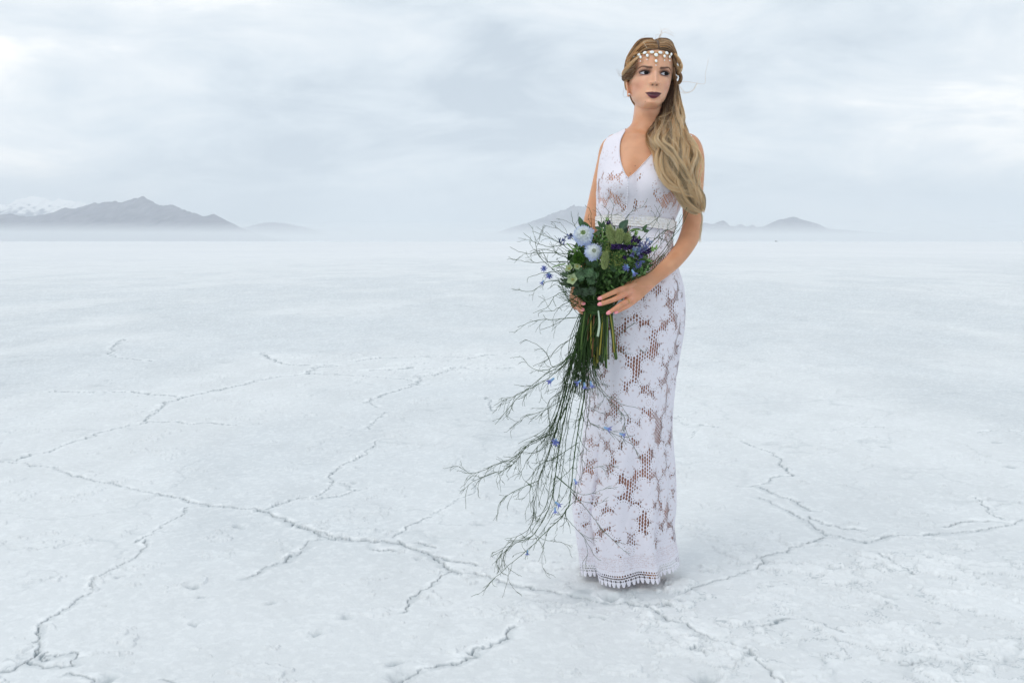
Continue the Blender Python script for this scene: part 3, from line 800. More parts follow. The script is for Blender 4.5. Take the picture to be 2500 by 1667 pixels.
# ---- join everything into one continuous skin
def remesh(mb, voxel):
    me = bpy.data.meshes.new('tmp')
    V = np.vstack(mb.V); Fq = np.vstack(mb.F)
    me.from_pydata(V.tolist(), [], [tuple(f[:3]) if f[2] == f[3] else tuple(f) for f in Fq.tolist()])
    ob = bpy.data.objects.new('tmp', me); scene.collection.objects.link(ob)
    md = ob.modifiers.new('r', 'REMESH'); md.mode = 'VOXEL'; md.voxel_size = voxel; md.adaptivity = 0
    dg = bpy.context.evaluated_depsgraph_get(); ev = ob.evaluated_get(dg); m2 = ev.to_mesh()
    nv = len(m2.vertices); co = np.empty(nv * 3, np.float32); m2.vertices.foreach_get('co', co)
    nf = len(m2.polygons); nl = len(m2.loops)
    li = np.empty(nl, np.int32); m2.loops.foreach_get('vertex_index', li)
    ls = np.empty(nf, np.int32); m2.polygons.foreach_get('loop_start', ls)
    lt = np.empty(nf, np.int32); m2.polygons.foreach_get('loop_total', lt)
    assert (lt == 4).all(), 'non quads'
    Fo = li[ls[:, None] + np.arange(4)]
    ev.to_mesh_clear(); bpy.data.objects.remove(ob); bpy.data.meshes.remove(me)
    return co.reshape(-1, 3).astype(float), Fo
SKV, SKF = remesh(body, VOX if 'VOX' in globals() else .0018)
ed = np.vstack([SKF[:, [0, 1]], SKF[:, [1, 2]], SKF[:, [2, 3]], SKF[:, [3, 0]]])
def laplace(V, it, w_):
    n = len(V); deg = np.bincount(ed[:, 0], minlength=n) + np.bincount(ed[:, 1], minlength=n)
    for _ in range(it):
        acc = np.stack([np.bincount(ed[:, 0], V[ed[:, 1], c], n) + np.bincount(ed[:, 1], V[ed[:, 0], c], n) for c in range(3)], 1)
        V = V + w_[:, None] * (acc / deg[:, None] - V)
    return V
hl = wh(SKV)
inface = (hl[:, 1] < -.02) & (hl[:, 2] > -.01) & (hl[:, 2] < .24) & (np.abs(hl[:, 0]) < .07)
earz = (np.abs(hl[:, 0]) > .055) & (hl[:, 2] > .05) & (hl[:, 2] < .13) & (hl[:, 1] < .03)
wgt = np.where(inface | earz, .0, .5)
hand = (SKV[:, 1] < YW - .175) & (SKV[:, 2] < P(0, 690)[2]) & (SKV[:, 2] > P(0, 790)[2])
wgt[hand] = .22
SKV = laplace(SKV, 10, wgt)
SKV = laplace(SKV, 2, np.where(inface | earz, .35, 0))

# ---- skin colours by place on the body (make-up, lips, nails, moles are real pigments)
hl = wh(SKV); hx, hy, hz = hl.T; ahx = np.abs(hx)
n1_ = fbm(SKV[:, 0] * 60, SKV[:, 2] * 60 + SKV[:, 1] * 40, 4, 3)
n2_ = fbm(SKV[:, 0] * 14 + 5, SKV[:, 2] * 14 + SKV[:, 1] * 9, 3, 9)
skin = np.array((.63, .318, .178)); tan = np.array((.50, .225, .115)); pink = np.array((.70, .30, .23)); fair = np.array((.76, .44, .295))
col = skin + np.zeros_like(SKV)
def blend(c, k): 
    global col
    k = np.clip(k, 0, 1)[:, None]; col = col * (1 - k) + np.array(c) * k
blend(tan, .45 * sstep(.35, .65, n2_))
isface = sstep(-.02, .02, hz) * (hy < .02)
blend(fair, .65 * isface)
front = (hy < -.02) * sstep(-.018, -.008, hz) * (ahx < .08)
blend(pink, front * .45 * g2(ahx, hz, .046, .076, .016, .018))
blend(tan, front * .50 * np.exp(-((hz - (.062 + (ahx - .03) * .9)) / .007) ** 2) * sstep(.032, .05, ahx))         # contour
blend(tan, front * .35 * sstep(.008, -.006, hz))
blend((.76, .50, .39), front * .3 * np.exp(-(ahx / .0045) ** 2) * sstep(.072, .08, hz) * sstep(.125, .11, hz))      # highlight painted along the bridge
# lips
zm = .0438 + .0062 * (ahx / .024) ** 2
up = zm + .0090 * np.clip(1 - (ahx / .0258) ** 1.7, 0, 1) - .0016 * np.exp(-(ahx / .0032) ** 2)
lo = zm - .0112 * np.clip(1 - (ahx / .0250) ** 2.2, 0, 1)
lip = front * sstep(.0012, -.0012, hz - up) * sstep(-.0012, .0012, hz - lo) * (ahx < .0262)
blend((.085, .018, .030), lip * (hz >= zm)); blend((.135, .030, .048), lip * (hz < zm))
blend((.02, .005, .008), lip * np.exp(-((hz - zm) / .0010) ** 2))
# eye make-up
ex = np.where(hx > 0, hx - .0315, -hx - .0315)
ez = hz - .1135
sh = np.exp(-(ex / .0175) ** 4 - ((ez - .003) / .0095) ** 2)
blend((.23, .10, .085), front * .80 * sh)
blend((.05, .018, .022), front * .85 * np.exp(-(ex / .0160) ** 4 - ((ez - .0035) / .0042) ** 2))
blend((.16, .05, .055), front * .65 * np.exp(-((ex) / .0155) ** 4 - ((ez + .0062) / .0026) ** 2))
# brows
bz = .1272 + .0056 * np.exp(-((ex - .009) / .013) ** 2) - .10 * np.clip(ex - .010, 0, 1) ** 1.0 * 1.2
bt = np.interp(ex, [-.022, -.017, .0, .016, .022], [.0010, .0036, .0034, .0016, .0003])
blend((.10, .045, .030), front * .88 * np.exp(-((hz - bz) / bt) ** 2) * (ex > -.020) * (ex < .021))
# shade of the nostrils painted dark; moles
blend((.06, .015, .01), front * 1.0 * g2(ahx, hz, .0066, .0738, .0032, .0018))
blend((.12, .05, .03), front * np.exp(-((hx + .0215) ** 2 + (hz - .0250) ** 2) / .0009 ** 2))
for mx_, my_ in ((1550.5, 405.5), (1537, 424)):
    q_ = P(mx_, my_, -.10); blend((.13, .05, .03), np.exp(-((SKV[:, 0] - q_[0]) ** 2 + (SKV[:, 2] - q_[2]) ** 2) / .0014 ** 2) * (SKV[:, 1] < YW))
# darker creases over the finger joints
for nm_, q_ in FING.items():
    for jn in q_[1:4]:
        blend((.40, .16, .10), .38 * np.exp(-(((SKV - jn - np.array((0, -.006, .001))) ** 2).sum(1)) / .0042 ** 2))
# redder hands and elbows
blend(pink, hand * .35 * sstep(.3, .7, n1_))
col *= (.94 + .12 * n1_)[:, None]
skin_m = material('skin', attr='col', rough=.42, spec=.4, sss=.35, sss_r=(1, .35, .2), bump=(900, .12))
woman = mesh_obj('person', SKV, SKF, skin_m, cols=col, org=BASE)
tag(woman, 'woman in a white lace gown with a long blonde side ponytail, holding a bouquet', 'person')

# ---- eyes
def lm(x): return np.asarray(x, float)
eye_m = material('eyeball', attr='col', rough=.25, spec=.12)
lash_m = material('lashes', color=(.012, .008, .009), rough=.5)
for sg in (-1, 1):
    cx, cz = sg * .0315, .1135
    # almond patch lying on the bulge of the eyeball; inner corner lower than the outer
    nu, nv = 40, 16
    uu = np.linspace(-1, 1, nu); vv = np.linspace(-1, 1, nv)
    U, Vv = np.meshgrid(uu, vv, indexing='ij')
    xo = U * .0140                      # towards the temple is +U for sg=+1
    topz = .0050 * (1 - np.abs(U) ** 2.2) + .0010 * U * sg
    botz = -.0042 * (1 - np.abs(U) ** 2.4) + .0010 * U * sg
    zz = cz + botz + (topz - botz) * (Vv + 1) / 2
    xx = cx + xo
    p = face_pt(xx.ravel(), zz.ravel(), .0009)
    ixx, izz = cx + .0050, cz + .0008    # gaze to the picture's right, a little up
    rr = np.hypot(xx.ravel() - ixx, zz.ravel() - izz)
    c = np.ones((len(p), 3)) * (.50, .49, .52)
    hl_e = np.hypot(xx.ravel() - ixx + .0022, zz.ravel() - izz - .0016) < .0011
    c = np.where((rr < .0070)[:, None], (.012, .006, .004), c); c = np.where((rr < .0028)[:, None], (.004, .004, .004), c)
    i, j = np.meshgrid(np.arange(nu - 1), np.arange(nv - 1), indexing='ij'); a = i * nv + j
    Fq = np.stack([a, a + nv, a + nv + 1, a + 1], -1).reshape(-1, 4)
    mesh_obj('eye', hw(p), Fq, eye_m, woman, cols=c)
    lb = MB()
    t = np.linspace(-1, 1, 24)
    xt = cx + t * .0145
    zt = cz + .0050 * (1 - np.abs(t) ** 2.2) + .0010 * t * sg + .0006
    lb.tube(hw(face_pt(xt, zt, .0014)), np.interp(np.abs(t), [0, .7, 1], [.0013, .0012, .0006]), k=6)
    zb = cz - .0042 * (1 - np.abs(t) ** 2.4) + .0010 * t * sg - .0002
    lb.tube(hw(face_pt(xt, zb, .0010)), .0006, k=6)
    for q_ in np.linspace(-.95, 1, 30):
        q_ = q_ * sg
        x0 = cx + q_ * .0145; z0_ = cz + .0050 * (1 - abs(q_) ** 2.2) + .0010 * q_ * sg + .0006
        r0 = face_pt(x0, z0_, .0016)[0]
        ln = .0050 + .0035 * max(q_ * sg, 0)
        dx = (q_ * .55 + sg * .12) * ln; 
        pts = [r0, r0 + (dx * .4, -ln * .55, ln * .15), r0 + (dx * .9, -ln * .75, ln * .75)]
        lb.tube(hw(spline(pts, 5)), [.0004, .00035, .0003, .0002, .0001], k=3)
    lb.build('eyelashes', lash_m, woman)
    bb = MB()
    brow_m = None
    for q_ in np.linspace(-.018, .0185, 46):
        ex_ = q_
        bzz = .1272 + .0056 * math.exp(-((ex_ - .009) / .013) ** 2) - .12 * max(ex_ - .010, 0)
        btt = np.interp(ex_, [-.022, -.017, .0, .016, .022], [.0008, .0026, .0026, .0012, .0003])
        zz0 = bzz - btt * random.uniform(-.3, 1.0)
        x_ = sg * (.0315 + ex_)
        x2_ = x_ + sg * .0035; z2_ = zz0 + .0012 + btt * .4
        bb.tube(hw(np.vstack([face_pt(x_, zz0, .0002), face_pt((x_ + x2_) / 2, (zz0 + z2_) / 2, .0008), face_pt(x2_, z2_, .0004)])), [.00022, .0002, .0001], k=3)
    bb.build('eyebrow', material('brow_hair', color=(.10, .052, .035), rough=.6) if sg < 0 else bpy.data.materials['brow_hair'], woman)

# ---- finger nails
nail_m = material('pink_nail_polish', color=(.80, .27, .30), rough=.15, spec=.6, coat=.5)
for nm in ('ra', 'rb', 'index', 'middle', 'ring', 'little'):
    q = FING[nm]; tip, pre = q[-1], q[-2]
    d_ = tip - pre; d_ /= np.linalg.norm(d_)
    n_ = np.array((0, -1.0, .25)); n_ -= d_ * (n_ @ d_); n_ /= np.linalg.norm(n_)
    s_ = np.cross(d_, n_)
    R_ = np.stack([d_, s_, n_], 1)
    sc = .86 if nm in ('little', 'ra', 'rb') else 1.0
    nb = MB()
    nb.ball(tip + d_ * .0035 + n_ * .0042 * sc, np.array((.0085, .0058, .0028)) * sc, nu=16, nv=10, R=R_)
    nb.build('fingernail', nail_m, woman)
# ------------------------------------------------------------ the lace gown
up_ = TOR[(TOR[:, 0] >= 311) & (TOR[:, 0] <= 647)].copy()
up_[:, 1] -= 4; up_[:, 2] += 4; up_[:, 3] -= .006; up_[:, 4] += .006
rw_ = up_[:, 0] >= 590
up_[rw_, 1] -= np.interp(up_[rw_, 0], [590, 647], [3, 6]); up_[rw_, 2] += np.interp(up_[rw_, 0], [590, 647], [4, 7]); up_[rw_, 3] -= .005; up_[rw_, 4] += .007
DRT = np.vstack([up_, [
    (699, 1431, 1669, -.112, .136), (741, 1425, 1673, -.114, .142), (790, 1423, 1672, -.115, .145), (852, 1424, 1663, -.112, .148), (920, 1428, 1652, -.105, .155), (980, 1429, 1645, -.098, .160),
    (1046, 1426, 1642, -.09, .17), (1102, 1421, 1645, -.083, .18), (1139, 1415, 1648, -.075, .19), (1176, 1409, 1650, -.068, .20), (1213, 1402, 1651, -.06, .205), (1257, 1397, 1650, -.052, .215),
    (1300, 1402, 1647, -.045, .225), (1346, 1408, 1650, -.038, .235), (1385, 1413, 1656, -.032, .24), (1421, 1418, 1660, -.028, .245)]])
LR = .155   # radius that turns the angle round the gown into metres of lace

def flower(U, Vv, cu, cvv, rx, ry, n, rot, lobes=.26):
    """returns petal distance (1 = edge), radius, angle"""
    du = (U - cu) / rx; dv = (Vv - cvv) / ry
    rho = np.hypot(du, dv); ph = np.arctan2(dv, du) + rot
    R_ = 1 - lobes + lobes * np.abs(np.cos(n * ph / 2)) ** .6
    return rho / R_, rho, ph
def lace(U, Vv, solid_top):
    """U, Vv in metres on the cloth; returns hole, pin-work tint and relief, all 0..1"""
    r_ = np.random.default_rng(31)
    dmin = np.full(U.shape, 9.0); tint = np.zeros(U.shape); hole = np.zeros(U.shape); rel = np.zeros(U.shape)
    per = 2 * np.pi * LR
    items = []
    nrow = 14
    for k in range(nrow):
        v0 = .115 + k * .094
        small = 1.22 < v0 < 2.0 or False
        cnt = 9
        for q in range(cnt):
            u0 = ((q + .5 * (k % 2)) / cnt - .5) * per + r_.uniform(-.007, .007)
            rx, ry = (.050, .062)
            if v0 > .98: rx, ry = .041, .045
            items.append((u0, v0 + r_.uniform(-.008, .008), rx * r_.uniform(.84, 1.04), ry * r_.uniform(.84, 1.04), r_.choice([5, 5, 6]), r_.uniform(0, 6), 'big'))
            if r_.random() < .5:
                items.append((u0 + per / cnt * .5, v0 + r_.uniform(-.006, .016), .0185, .0235, 6, r_.uniform(0, 6), 'small'))
            if r_.random() < .25:
                items.append((u0 + per / cnt * .42, v0 + .04, .009, .026, 2, 0, 'leaf'))
    for cu, cvv, rx, ry, n, rot, kind in items:
        for sh_ in (0, per, -per):
            c_ = cu + sh_
            if abs(c_) > per / 2 + .06: continue
            vm = np.abs(Vv[:, 0] - cvv) < ry * 1.15
            um = np.abs(U[0] - c_) < rx * 1.15
            if not vm.any() or not um.any(): continue
            ix = np.ix_(vm, um)
            d_, rho, ph = flower(U[ix], Vv[ix], c_, cvv, rx, ry, n, rot, .48 if kind == 'big' else .22)
            dm = dmin[ix]; near = d_ < dm
            dmin[ix] = np.minimum(dm, d_)
            scale = (rx + ry) / 2
            t_ = tint[ix]; h_ = hole[ix]; rl = rel[ix]
            inside = (d_ < 1) & near
            t2 = np.zeros_like(t_); 
            if kind == 'big':
                nr_ = 22
                ray = np.clip(1 - np.abs(np.sin(ph * nr_ / 2)) * (nr_ * rho * scale / 2) / .0030, 0, 1) * (rho > .14) * (rho < .52)
                dots = np.clip(1.3 - np.hypot(np.sin(ph * 9 / 2 + .6) * 2 / 9 * rho * scale, (rho - .66) * scale) / .0034, 0, 1)
                core = np.clip(1.3 - np.hypot(np.sin(ph * 3) / 6 * rho * scale * 2, (rho - .09) * scale) / .0012, 0, 1)
                edge_ = np.clip(1.2 - np.abs(np.cos(n * ph / 2)) * (2 / n * rho * scale) / .0013, 0, 1) * (rho > .42)
                t2 = np.maximum(np.maximum(ray, dots), edge_)
                h2 = core * .8
            elif kind == 'small':
                dots = np.clip(1.3 - np.hypot(np.sin(ph * 4) / 4 * rho * scale, (rho - .42) * scale) / .0018, 0, 1)
                t2 = dots * .9; h2 = np.clip(1.4 - rho * scale / .0014, 0, 1)
            else:
                t2 = np.clip(1 - np.abs(U[ix] - c_) / .0008, 0, 1) * .6; h2 = 0 * t2
            # row of pinholes just inside the edge of every motif
            per_n = np.round(2 * np.pi * scale * .9 / .0068)
            pin = np.clip(1.25 - np.hypot(np.sin(ph * per_n / 2) * 2 / per_n * rho * scale, (d_ - .95) * scale) / .0019, 0, 1)
            tint[ix] = np.where(near, np.where(inside, t2, t_), t_)
            hole[ix] = np.where(near, np.where(inside, np.maximum(h2, pin * .95), h_), h_)
            rel[ix] = np.where(inside, .55 + .45 * np.cos(np.clip(d_, 0, 1) * 1.4), rl)
    # open net between the motifs, worked in long staggered eyelets
    su, sv = per / 134, .0116
    col_i = np.floor(U / su)
    fu = (U / su - col_i - .5) * su
    vv = Vv / sv + .5 * (col_i % 2) + .15 * np.sin(U * 40)
    fv = (vv - np.floor(vv) - .5) * sv
    hs_ = .82 + .36 * vnoise(U * 70, Vv * 55, 77)
    net = np.clip(1.6 - 1.0 * np.hypot(fu / .00245 / hs_, fv / .0048 / hs_) ** 1.5 * .9, 0, 1)
    openz = sstep(1.03, 1.07, dmin)
    solid = sstep(.52, .57, fbm(U * 20 + 3, Vv * 13, 2, 5)) * (Vv > .95) * .7
    k = openz * (1 - solid) * (1 - solid_top)
    hole = np.maximum(hole * (1 - .75 * solid_top), net * k)
    rel = np.where(dmin > 1, .15 + .0 * rel, rel)
    return hole, tint * (1 - .3 * solid_top), rel

def gown_rings(nr, nt, grow, r0, r1, folds=1.0):
    tab = DRT
    prof = np.concatenate([[0], np.cumsum(np.hypot(np.diff(tab[:, 0]), np.diff(tab[:, 1])))])
    X, Y, Z, rows, t = torso_rings(nr, nt, tab[(tab[:, 0] >= r0) & (tab[:, 0] <= r1)], grow, 2.2)
    Y = bust(X, Y.copy(), rows)
    T = np.broadcast_to(t[None], X.shape); R_ = np.broadcast_to(rows[:, None], X.shape)
    cx = X.mean(1, keepdims=True); cy = Y.mean(1, keepdims=True)
    am = np.interp(rows, [320, 520, 600, 760, 950, 1200, 1421], [.0006, .0026, .0030, .0045, .011, .019, .024])[:, None] * folds
    ph = T * 1.0
    f = np.sin(ph * 7 + 1.2 + R_ * .0022) * .45 + np.sin(ph * 11 - R_ * .003 + .7) * .30 + np.sin(ph * 4 + 2.2) * .35 + (fbm(np.cos(ph) * 2.2 + 5, np.sin(ph) * 2.2 + R_ * .004, 3, 4) - .5) * 1.5
    # one deep pleat down the left front of the skirt
    pl = np.exp(-((((T - np.radians(312) + np.pi) % (2 * np.pi)) - np.pi) / .07) ** 2)
    f = f - 1.3 * pl * sstep(1000, 1250, R_)
    # creases where the cloth pulls across waist and hip
    cre = (fbm(T * 2.2, R_ * .035 + T * 1.5, 3, 14) - .5) * .006 * np.exp(-((R_ - 640) / 120) ** 2)
    cre = cre + (fbm(T * 3.2, R_ * .02 - T * 2.5, 3, 24) - .5) * .004 * np.exp(-((R_ - 470) / 60) ** 2)
    dX, dY = X - cx, Y - cy; rr = np.hypot(dX, dY)
    k = 1 + (f * am + cre * folds) / rr
    X = cx + dX * k; Y = cy + dY * k
    Z = Z.copy()
    # hold the outline of the gown, row by row
    pxx = 1250 + F * X / Y; lo_, hi_ = pxx.min(1), pxx.max(1)
    tl, tr = smooth_interp(DRT, rows)[:2]; g_px = grow / S
    tl, tr = tl - g_px, tr + g_px
    npx = (pxx - lo_[:, None]) / (hi_ - lo_)[:, None] * (tr - tl)[:, None] + tl[:, None]
    X = (npx - 1250) / F * Y
    # the hem lifts a little at the right and behind
    lift = sstep(1250, 1421, R_) * (.024 * sstep(.4, 1.0, np.sin(T)) + .012 * sstep(.2, 1, -np.cos(T)) + .004 * np.sin(T * 5))
    Z = Z + lift
    return X, Y, Z, rows, t
NR, NT = 900, 640
X, Y, Z, rows, t = gown_rings(NR, NT, 0.0, 311, 1421)
tt = np.where(t > np.pi, t - 2 * np.pi, t)
front_off = np.interp(rows, [320, 435, 560, 800, 1421], [-.12, -.22, -.20, -.1, 0])[:, None]
cloth_v = np.interp(rows, rows, np.concatenate([[0], np.cumsum(np.hypot(np.diff(rows) * S, 0))]))
cloth_v = cloth_v[-1] - cloth_v                     # metres above the hem
order = np.argsort(tt)
U = (tt[order] * LR)[None, :] + np.zeros((NR, 1)); Vv = np.broadcast_to(cloth_v[:, None], U.shape)
Rr = np.broadcast_to(rows[:, None], U.shape)
solid_top = sstep(455, 405, Rr + (fbm(U * 22, Rr * .02, 2, 9) - .5) * 60)
hole, tint, rel = lace(U, Vv, solid_top)
inv = np.empty_like(order); inv[order] = np.arange(NT)
hole, tint, rel = hole[:, inv], tint[:, inv], rel[:, inv]
T = np.broadcast_to(t[None], X.shape); Rr = np.broadcast_to(rows[:, None], X.shape); Vv = np.broadcast_to(cloth_v[:, None], X.shape)
Uu = T * LR
# button band down the front of the bodice and plain bands beside it
band = np.exp(-(((np.where(T > np.pi, T - 2 * np.pi, T)) - np.radians(-14)) * LR / .009) ** 2) * (Rr > 435) * (Rr < 545)
hole = hole * (1 - np.clip(band * 2, 0, 1)); tint = tint * (1 - np.clip(band * 2, 0, 1))
# border: dense worked band, then open zigzag, then little flower picots
n_ = 72; pp = 2 * np.pi * LR / n_
fu = (Uu / pp - np.floor(Uu / pp) - .5) * pp
bandz = sstep(.098, .092, Vv)
hole = hole * (1 - bandz); tint = tint * (1 - bandz)
rowz = np.clip(1 - np.abs(np.sin(Vv * 420)) * 3, 0, 1) * .5 + .7 * (vnoise(Uu * 700, Vv * 600, 3) > .72)
tint = np.maximum(tint, bandz * rowz * sstep(.040, .046, Vv) * .8)
zig = sstep(.043, .040, Vv) * sstep(.010, .013, Vv)
for o_, v0, a_, b_ in ((0, .0355, .0021, .0030), (.5, .0355, .0021, .0030), (.25, .0280, .0030, .0026), (.75, .0280, .0030, .0026), (0, .0195, .0016, .0024), (.5, .0195, .0030, .0036)):
    fo = (Uu / pp + o_ - np.floor(Uu / pp + o_) - .5) * pp
    hole = np.maximum(hole, zig * np.clip(1.8 - np.hypot(fo / a_, (Vv - v0) / b_) ** 2 * 1.1, 0, 1))
picot = .0125 - .0125 * np.clip(1.35 - (np.abs(fu) / .0046) ** 2, 0, 1) + .0012 * np.cos(fu * 1900)
cutm = Vv < picot
V3 = np.stack([X, Y, Z], -1)
gx = np.roll(V3, -1, 1) - np.roll(V3, 1, 1); gy = np.gradient(V3, axis=0)
nrm = np.cross(gy, gx); nrm /= np.linalg.norm(nrm, axis=2, keepdims=True) + 1e-12
cen = V3.mean(1, keepdims=True)
if ((V3 - cen) * nrm).sum(2).mean() < 0: nrm = -nrm
thick = rel * .0013 - tint * .0005 + (vnoise(Uu * 900, Vv * 900, 8) - .5) * .0005
V3 = V3 + nrm * thick[..., None]
PX = 1250 + F * V3[..., 0] / V3[..., 1]; PY = HOR + F * (H - V3[..., 2]) / V3[..., 1]
isfront = V3[..., 1] < YW + .02
neck_l = ([300, 319, 341, 367, 395, 423, 435], [1529, 1526, 1515, 1512, 1515, 1525, 1534])
neck_r = ([300, 320, 345, 369, 380, 401, 422, 435], [1648, 1645, 1625, 1600, 1589, 1570, 1550, 1534])
inneck = isfront & (PY < 435) & (PX > np.interp(PY, *neck_l)) & (PX < np.interp(PY, *neck_r))
inneck |= (~isfront) & (PX > 1526) & (PX < 1650) & (PY < 345 - ((PX - 1588) / 40) ** 2 * 14)
armh = (PX < np.interp(PY, [300, 327, 349, 384, 419, 440, 452], [1493, 1488, 1474, 1464, 1458, 1455, 1440])) & (PY < 452)
armh |= (PX > np.interp(PY, [300, 332, 360, 400, 450, 480, 490], [1690, 1690, 1687, 1681, 1672, 1668, 1690])) & (PY < 490)
kill = inneck | armh | (PY < 312)
solidv = ~kill
ii, jj_ = np.meshgrid(np.arange(NR - 1), np.arange(NT), indexing='ij')
j2 = (jj_ + 1) % NT
keep = solidv[ii, jj_] & solidv[ii + 1, jj_] & solidv[ii, j2] & solidv[ii + 1, j2]
keep &= ~(cutm[ii, jj_] & cutm[ii + 1, jj_] & cutm[ii, j2] & cutm[ii + 1, j2])
keep &= ~((hole[ii, jj_] > .5) & (hole[ii + 1, jj_] > .5) & (hole[ii, j2] > .5) & (hole[ii + 1, j2] > .5))
a = ii * NT + jj_; b = ii * NT + j2
Fq = np.stack([a, a + NT, b + NT, b], -1)[keep]
used = np.zeros(NR * NT, bool); used[Fq.ravel()] = True
rem = np.cumsum(used) - 1
colg = np.array((.87, .86, .945)) * (1 - tint[..., None] * .85) + np.array((.56, .42, .42)) * tint[..., None] * .85
gown_m = bpy.data.materials.new('white_lace'); gown_m.use_nodes = True
t_ = gown_m.node_tree; pb = t_.nodes['Principled BSDF']; pb.inputs['Roughness'].default_value = .85; pb.inputs['Specular IOR Level'].default_value = .2
at = t_.nodes.new('ShaderNodeAttribute'); at.attribute_name = 'col'; t_.links.new(at.outputs['Color'], pb.inputs['Base Color'])
ah = t_.nodes.new('ShaderNodeAttribute'); ah.attribute_name = 'hole'
mr = t_.nodes.new('ShaderNodeMapRange'); t_.links.new(ah.outputs['Fac'], mr.inputs[0])
mr.inputs['From Min'].default_value = .42; mr.inputs['From Max'].default_value = .62; mr.inputs['To Min'].default_value = 1; mr.inputs['To Max'].default_value = 0
trn = t_.nodes.new('ShaderNodeBsdfTranslucent'); t_.links.new(at.outputs['Color'], trn.inputs[0])
ms = t_.nodes.new('ShaderNodeMixShader'); ms.inputs[0].default_value = .16
t_.links.new(pb.outputs[0], ms.inputs[1]); t_.links.new(trn.outputs[0], ms.inputs[2])
tp = t_.nodes.new('ShaderNodeBsdfTransparent'); m2 = t_.nodes.new('ShaderNodeMixShader')
t_.links.new(mr.outputs[0], m2.inputs[0]); t_.links.new(tp.outputs[0], m2.inputs[1]); t_.links.new(ms.outputs[0], m2.inputs[2])
t_.links.new(m2.outputs[0], t_.nodes['Material Output'].inputs['Surface'])
hole2 = np.where(cutm, 1.0, hole)
gown = mesh_obj('dress', V3.reshape(-1, 3)[used], rem[Fq], gown_m, woman, cols=colg.reshape(-1, 3)[used], attrs={'hole': hole2.reshape(-1)[used]})
FRV = V3[(isfront) & solidv]; FRP = np.stack([PX, PY], -1)[isfront & solidv]
def on_gown(px, py, off=.002):
    k = np.argmin(((FRP - (px, py)) ** 2).sum(1)); dy = FRV[k, 1] - YW - off
    return P(px, py, dy)
# nude lining inside the gown
X, Y, Z, rows2, t2 = gown_rings(220, 160, -.0075, 400, 1350, .8)
V_ = np.stack([X, Y, Z], -1)
i, j = np.meshgrid(np.arange(219), np.arange(160), indexing='ij'); a = i * 160 + j; b = i * 160 + (j + 1) % 160
ln = mesh_obj('lining', V_.reshape(-1, 3), np.stack([a, a + 160, b + 160, b], -1).reshape(-1, 4), material('nude_lining', color=(.36, .175, .125), rough=.8, spec=.1, vary=(9, .25)), gown)

# bead edging of the neckline, button beads down the front
bead_m = material('white_beads', color=(.80, .80, .86), rough=.4, spec=.4)
nb = MB()
for ys, xs_ in (neck_l, neck_r):
    pts = np.array([(x_, y_, 0) for x_, y_ in zip(xs_, ys) if y_ >= 319])
    q = spline(pts, 40)
    for k_ in range(len(q)):
        if k_ % 1 == 0: nb.ball(on_gown(q[k_, 0], q[k_, 1], .001), .0021, nu=7, nv=5)
nb.build('neckline_trim', bead_m, gown)
nb = MB()
for y_ in np.arange(441, 540, 6.2):
    x_ = np.interp(y_, [441, 500, 545], [1534, 1530, 1528])
    nb.ball(on_gown(x_, y_, .001), .0026, nu=8, nv=6)
nb.build('button_row', bead_m, gown)
# cream ribbon round the waist
nr_, nt_ = 26, 300
X, Y, Z, rw, t3 = torso_rings(nr_, nt_, np.array([(r_, *[np.interp(r_, DRT[:, 0], DRT[:, c]) for c in (1, 2, 3, 4)]) for r_ in np.linspace(537, 563, 6)]), .0042, 2.2)
T = np.broadcast_to(t3[None], X.shape)
Z = Z + .012 * np.cos(T) * 1.0 - .010 * np.sin(T)      # dips to the right, arches over the front
v = (rw - rw[0]) / (rw[-1] - rw[0]); VV = np.broadcast_to(v[:, None], X.shape); UU = T * .13
rel2 = (vnoise(UU * 420, VV * 12, 3) - .5) * .0010 + .0008 * (np.cos(VV * np.pi * 8) > .3) + .0010 * np.cos(UU * 520) * (np.abs(VV - .5) < .3)
cxm = X.mean(1, keepdims=True); cym = Y.mean(1, keepdims=True); rr = np.hypot(X - cxm, Y - cym)
X = cxm + (X - cxm) * (1 + rel2 / rr); Y = cym + (Y - cym) * (1 + rel2 / rr)
tn = sstep(.35, .75, vnoise(UU * 500, VV * 14, 6))[..., None]
cb = np.array((.84, .83, .85)) * (1 - tn) + np.array((.70, .66, .62)) * tn
i, j = np.meshgrid(np.arange(nr_ - 1), np.arange(nt_), indexing='ij'); a = i * nt_ + j; b = i * nt_ + (j + 1) % nt_
mesh_obj('waist_ribbon', np.stack([X, Y, Z], -1).reshape(-1, 3), np.stack([a, a + nt_, b + nt_, b], -1).reshape(-1, 4), material('cream_ribbon', attr='col', rough=.8), gown, cols=cb.reshape(-1, 3))
# ------------------------------------------------------------ hair
def hair_line(t):   # lower edge of the hair in head height z by angle from the face's middle (degrees)
    return np.interp(np.abs(t), [0, 15, 28, 40, 52, 64, 76, 88, 100, 125, 180], [.184, .184, .181, .173, .157, .139, .118, .103, .098, .066, .052])
PARTX = 2.0
def head_surf(t, z, off):
    """point over the skull: t degrees from the face's middle (+ = picture right), z height, off metres outwards"""
    t = np.asarray(t, float); z = np.clip(np.asarray(z, float), .01, .2340)
    w_, yf, yb, yc = smooth_interp(HEAD, z)
    c, sn = np.cos(np.radians(t)), np.sin(np.radians(t))
    x = w_ * np.sign(sn) * np.abs(sn) ** .92
    y = np.where(c > 0, yc + (yf - yc) * np.abs(c) ** .86, yc + (yb - yc) * np.abs(c) ** .95)
    p = np.stack([x, y, z], -1)
    n = np.stack([x / .07 ** 2, (y - .003) / .095 ** 2, np.maximum(z - .13, 0) / .105 ** 2 * 1.0], -1)
    n /= np.linalg.norm(n, axis=-1, keepdims=True) + 1e-9
    return p + n * np.asarray(off)[..., None]
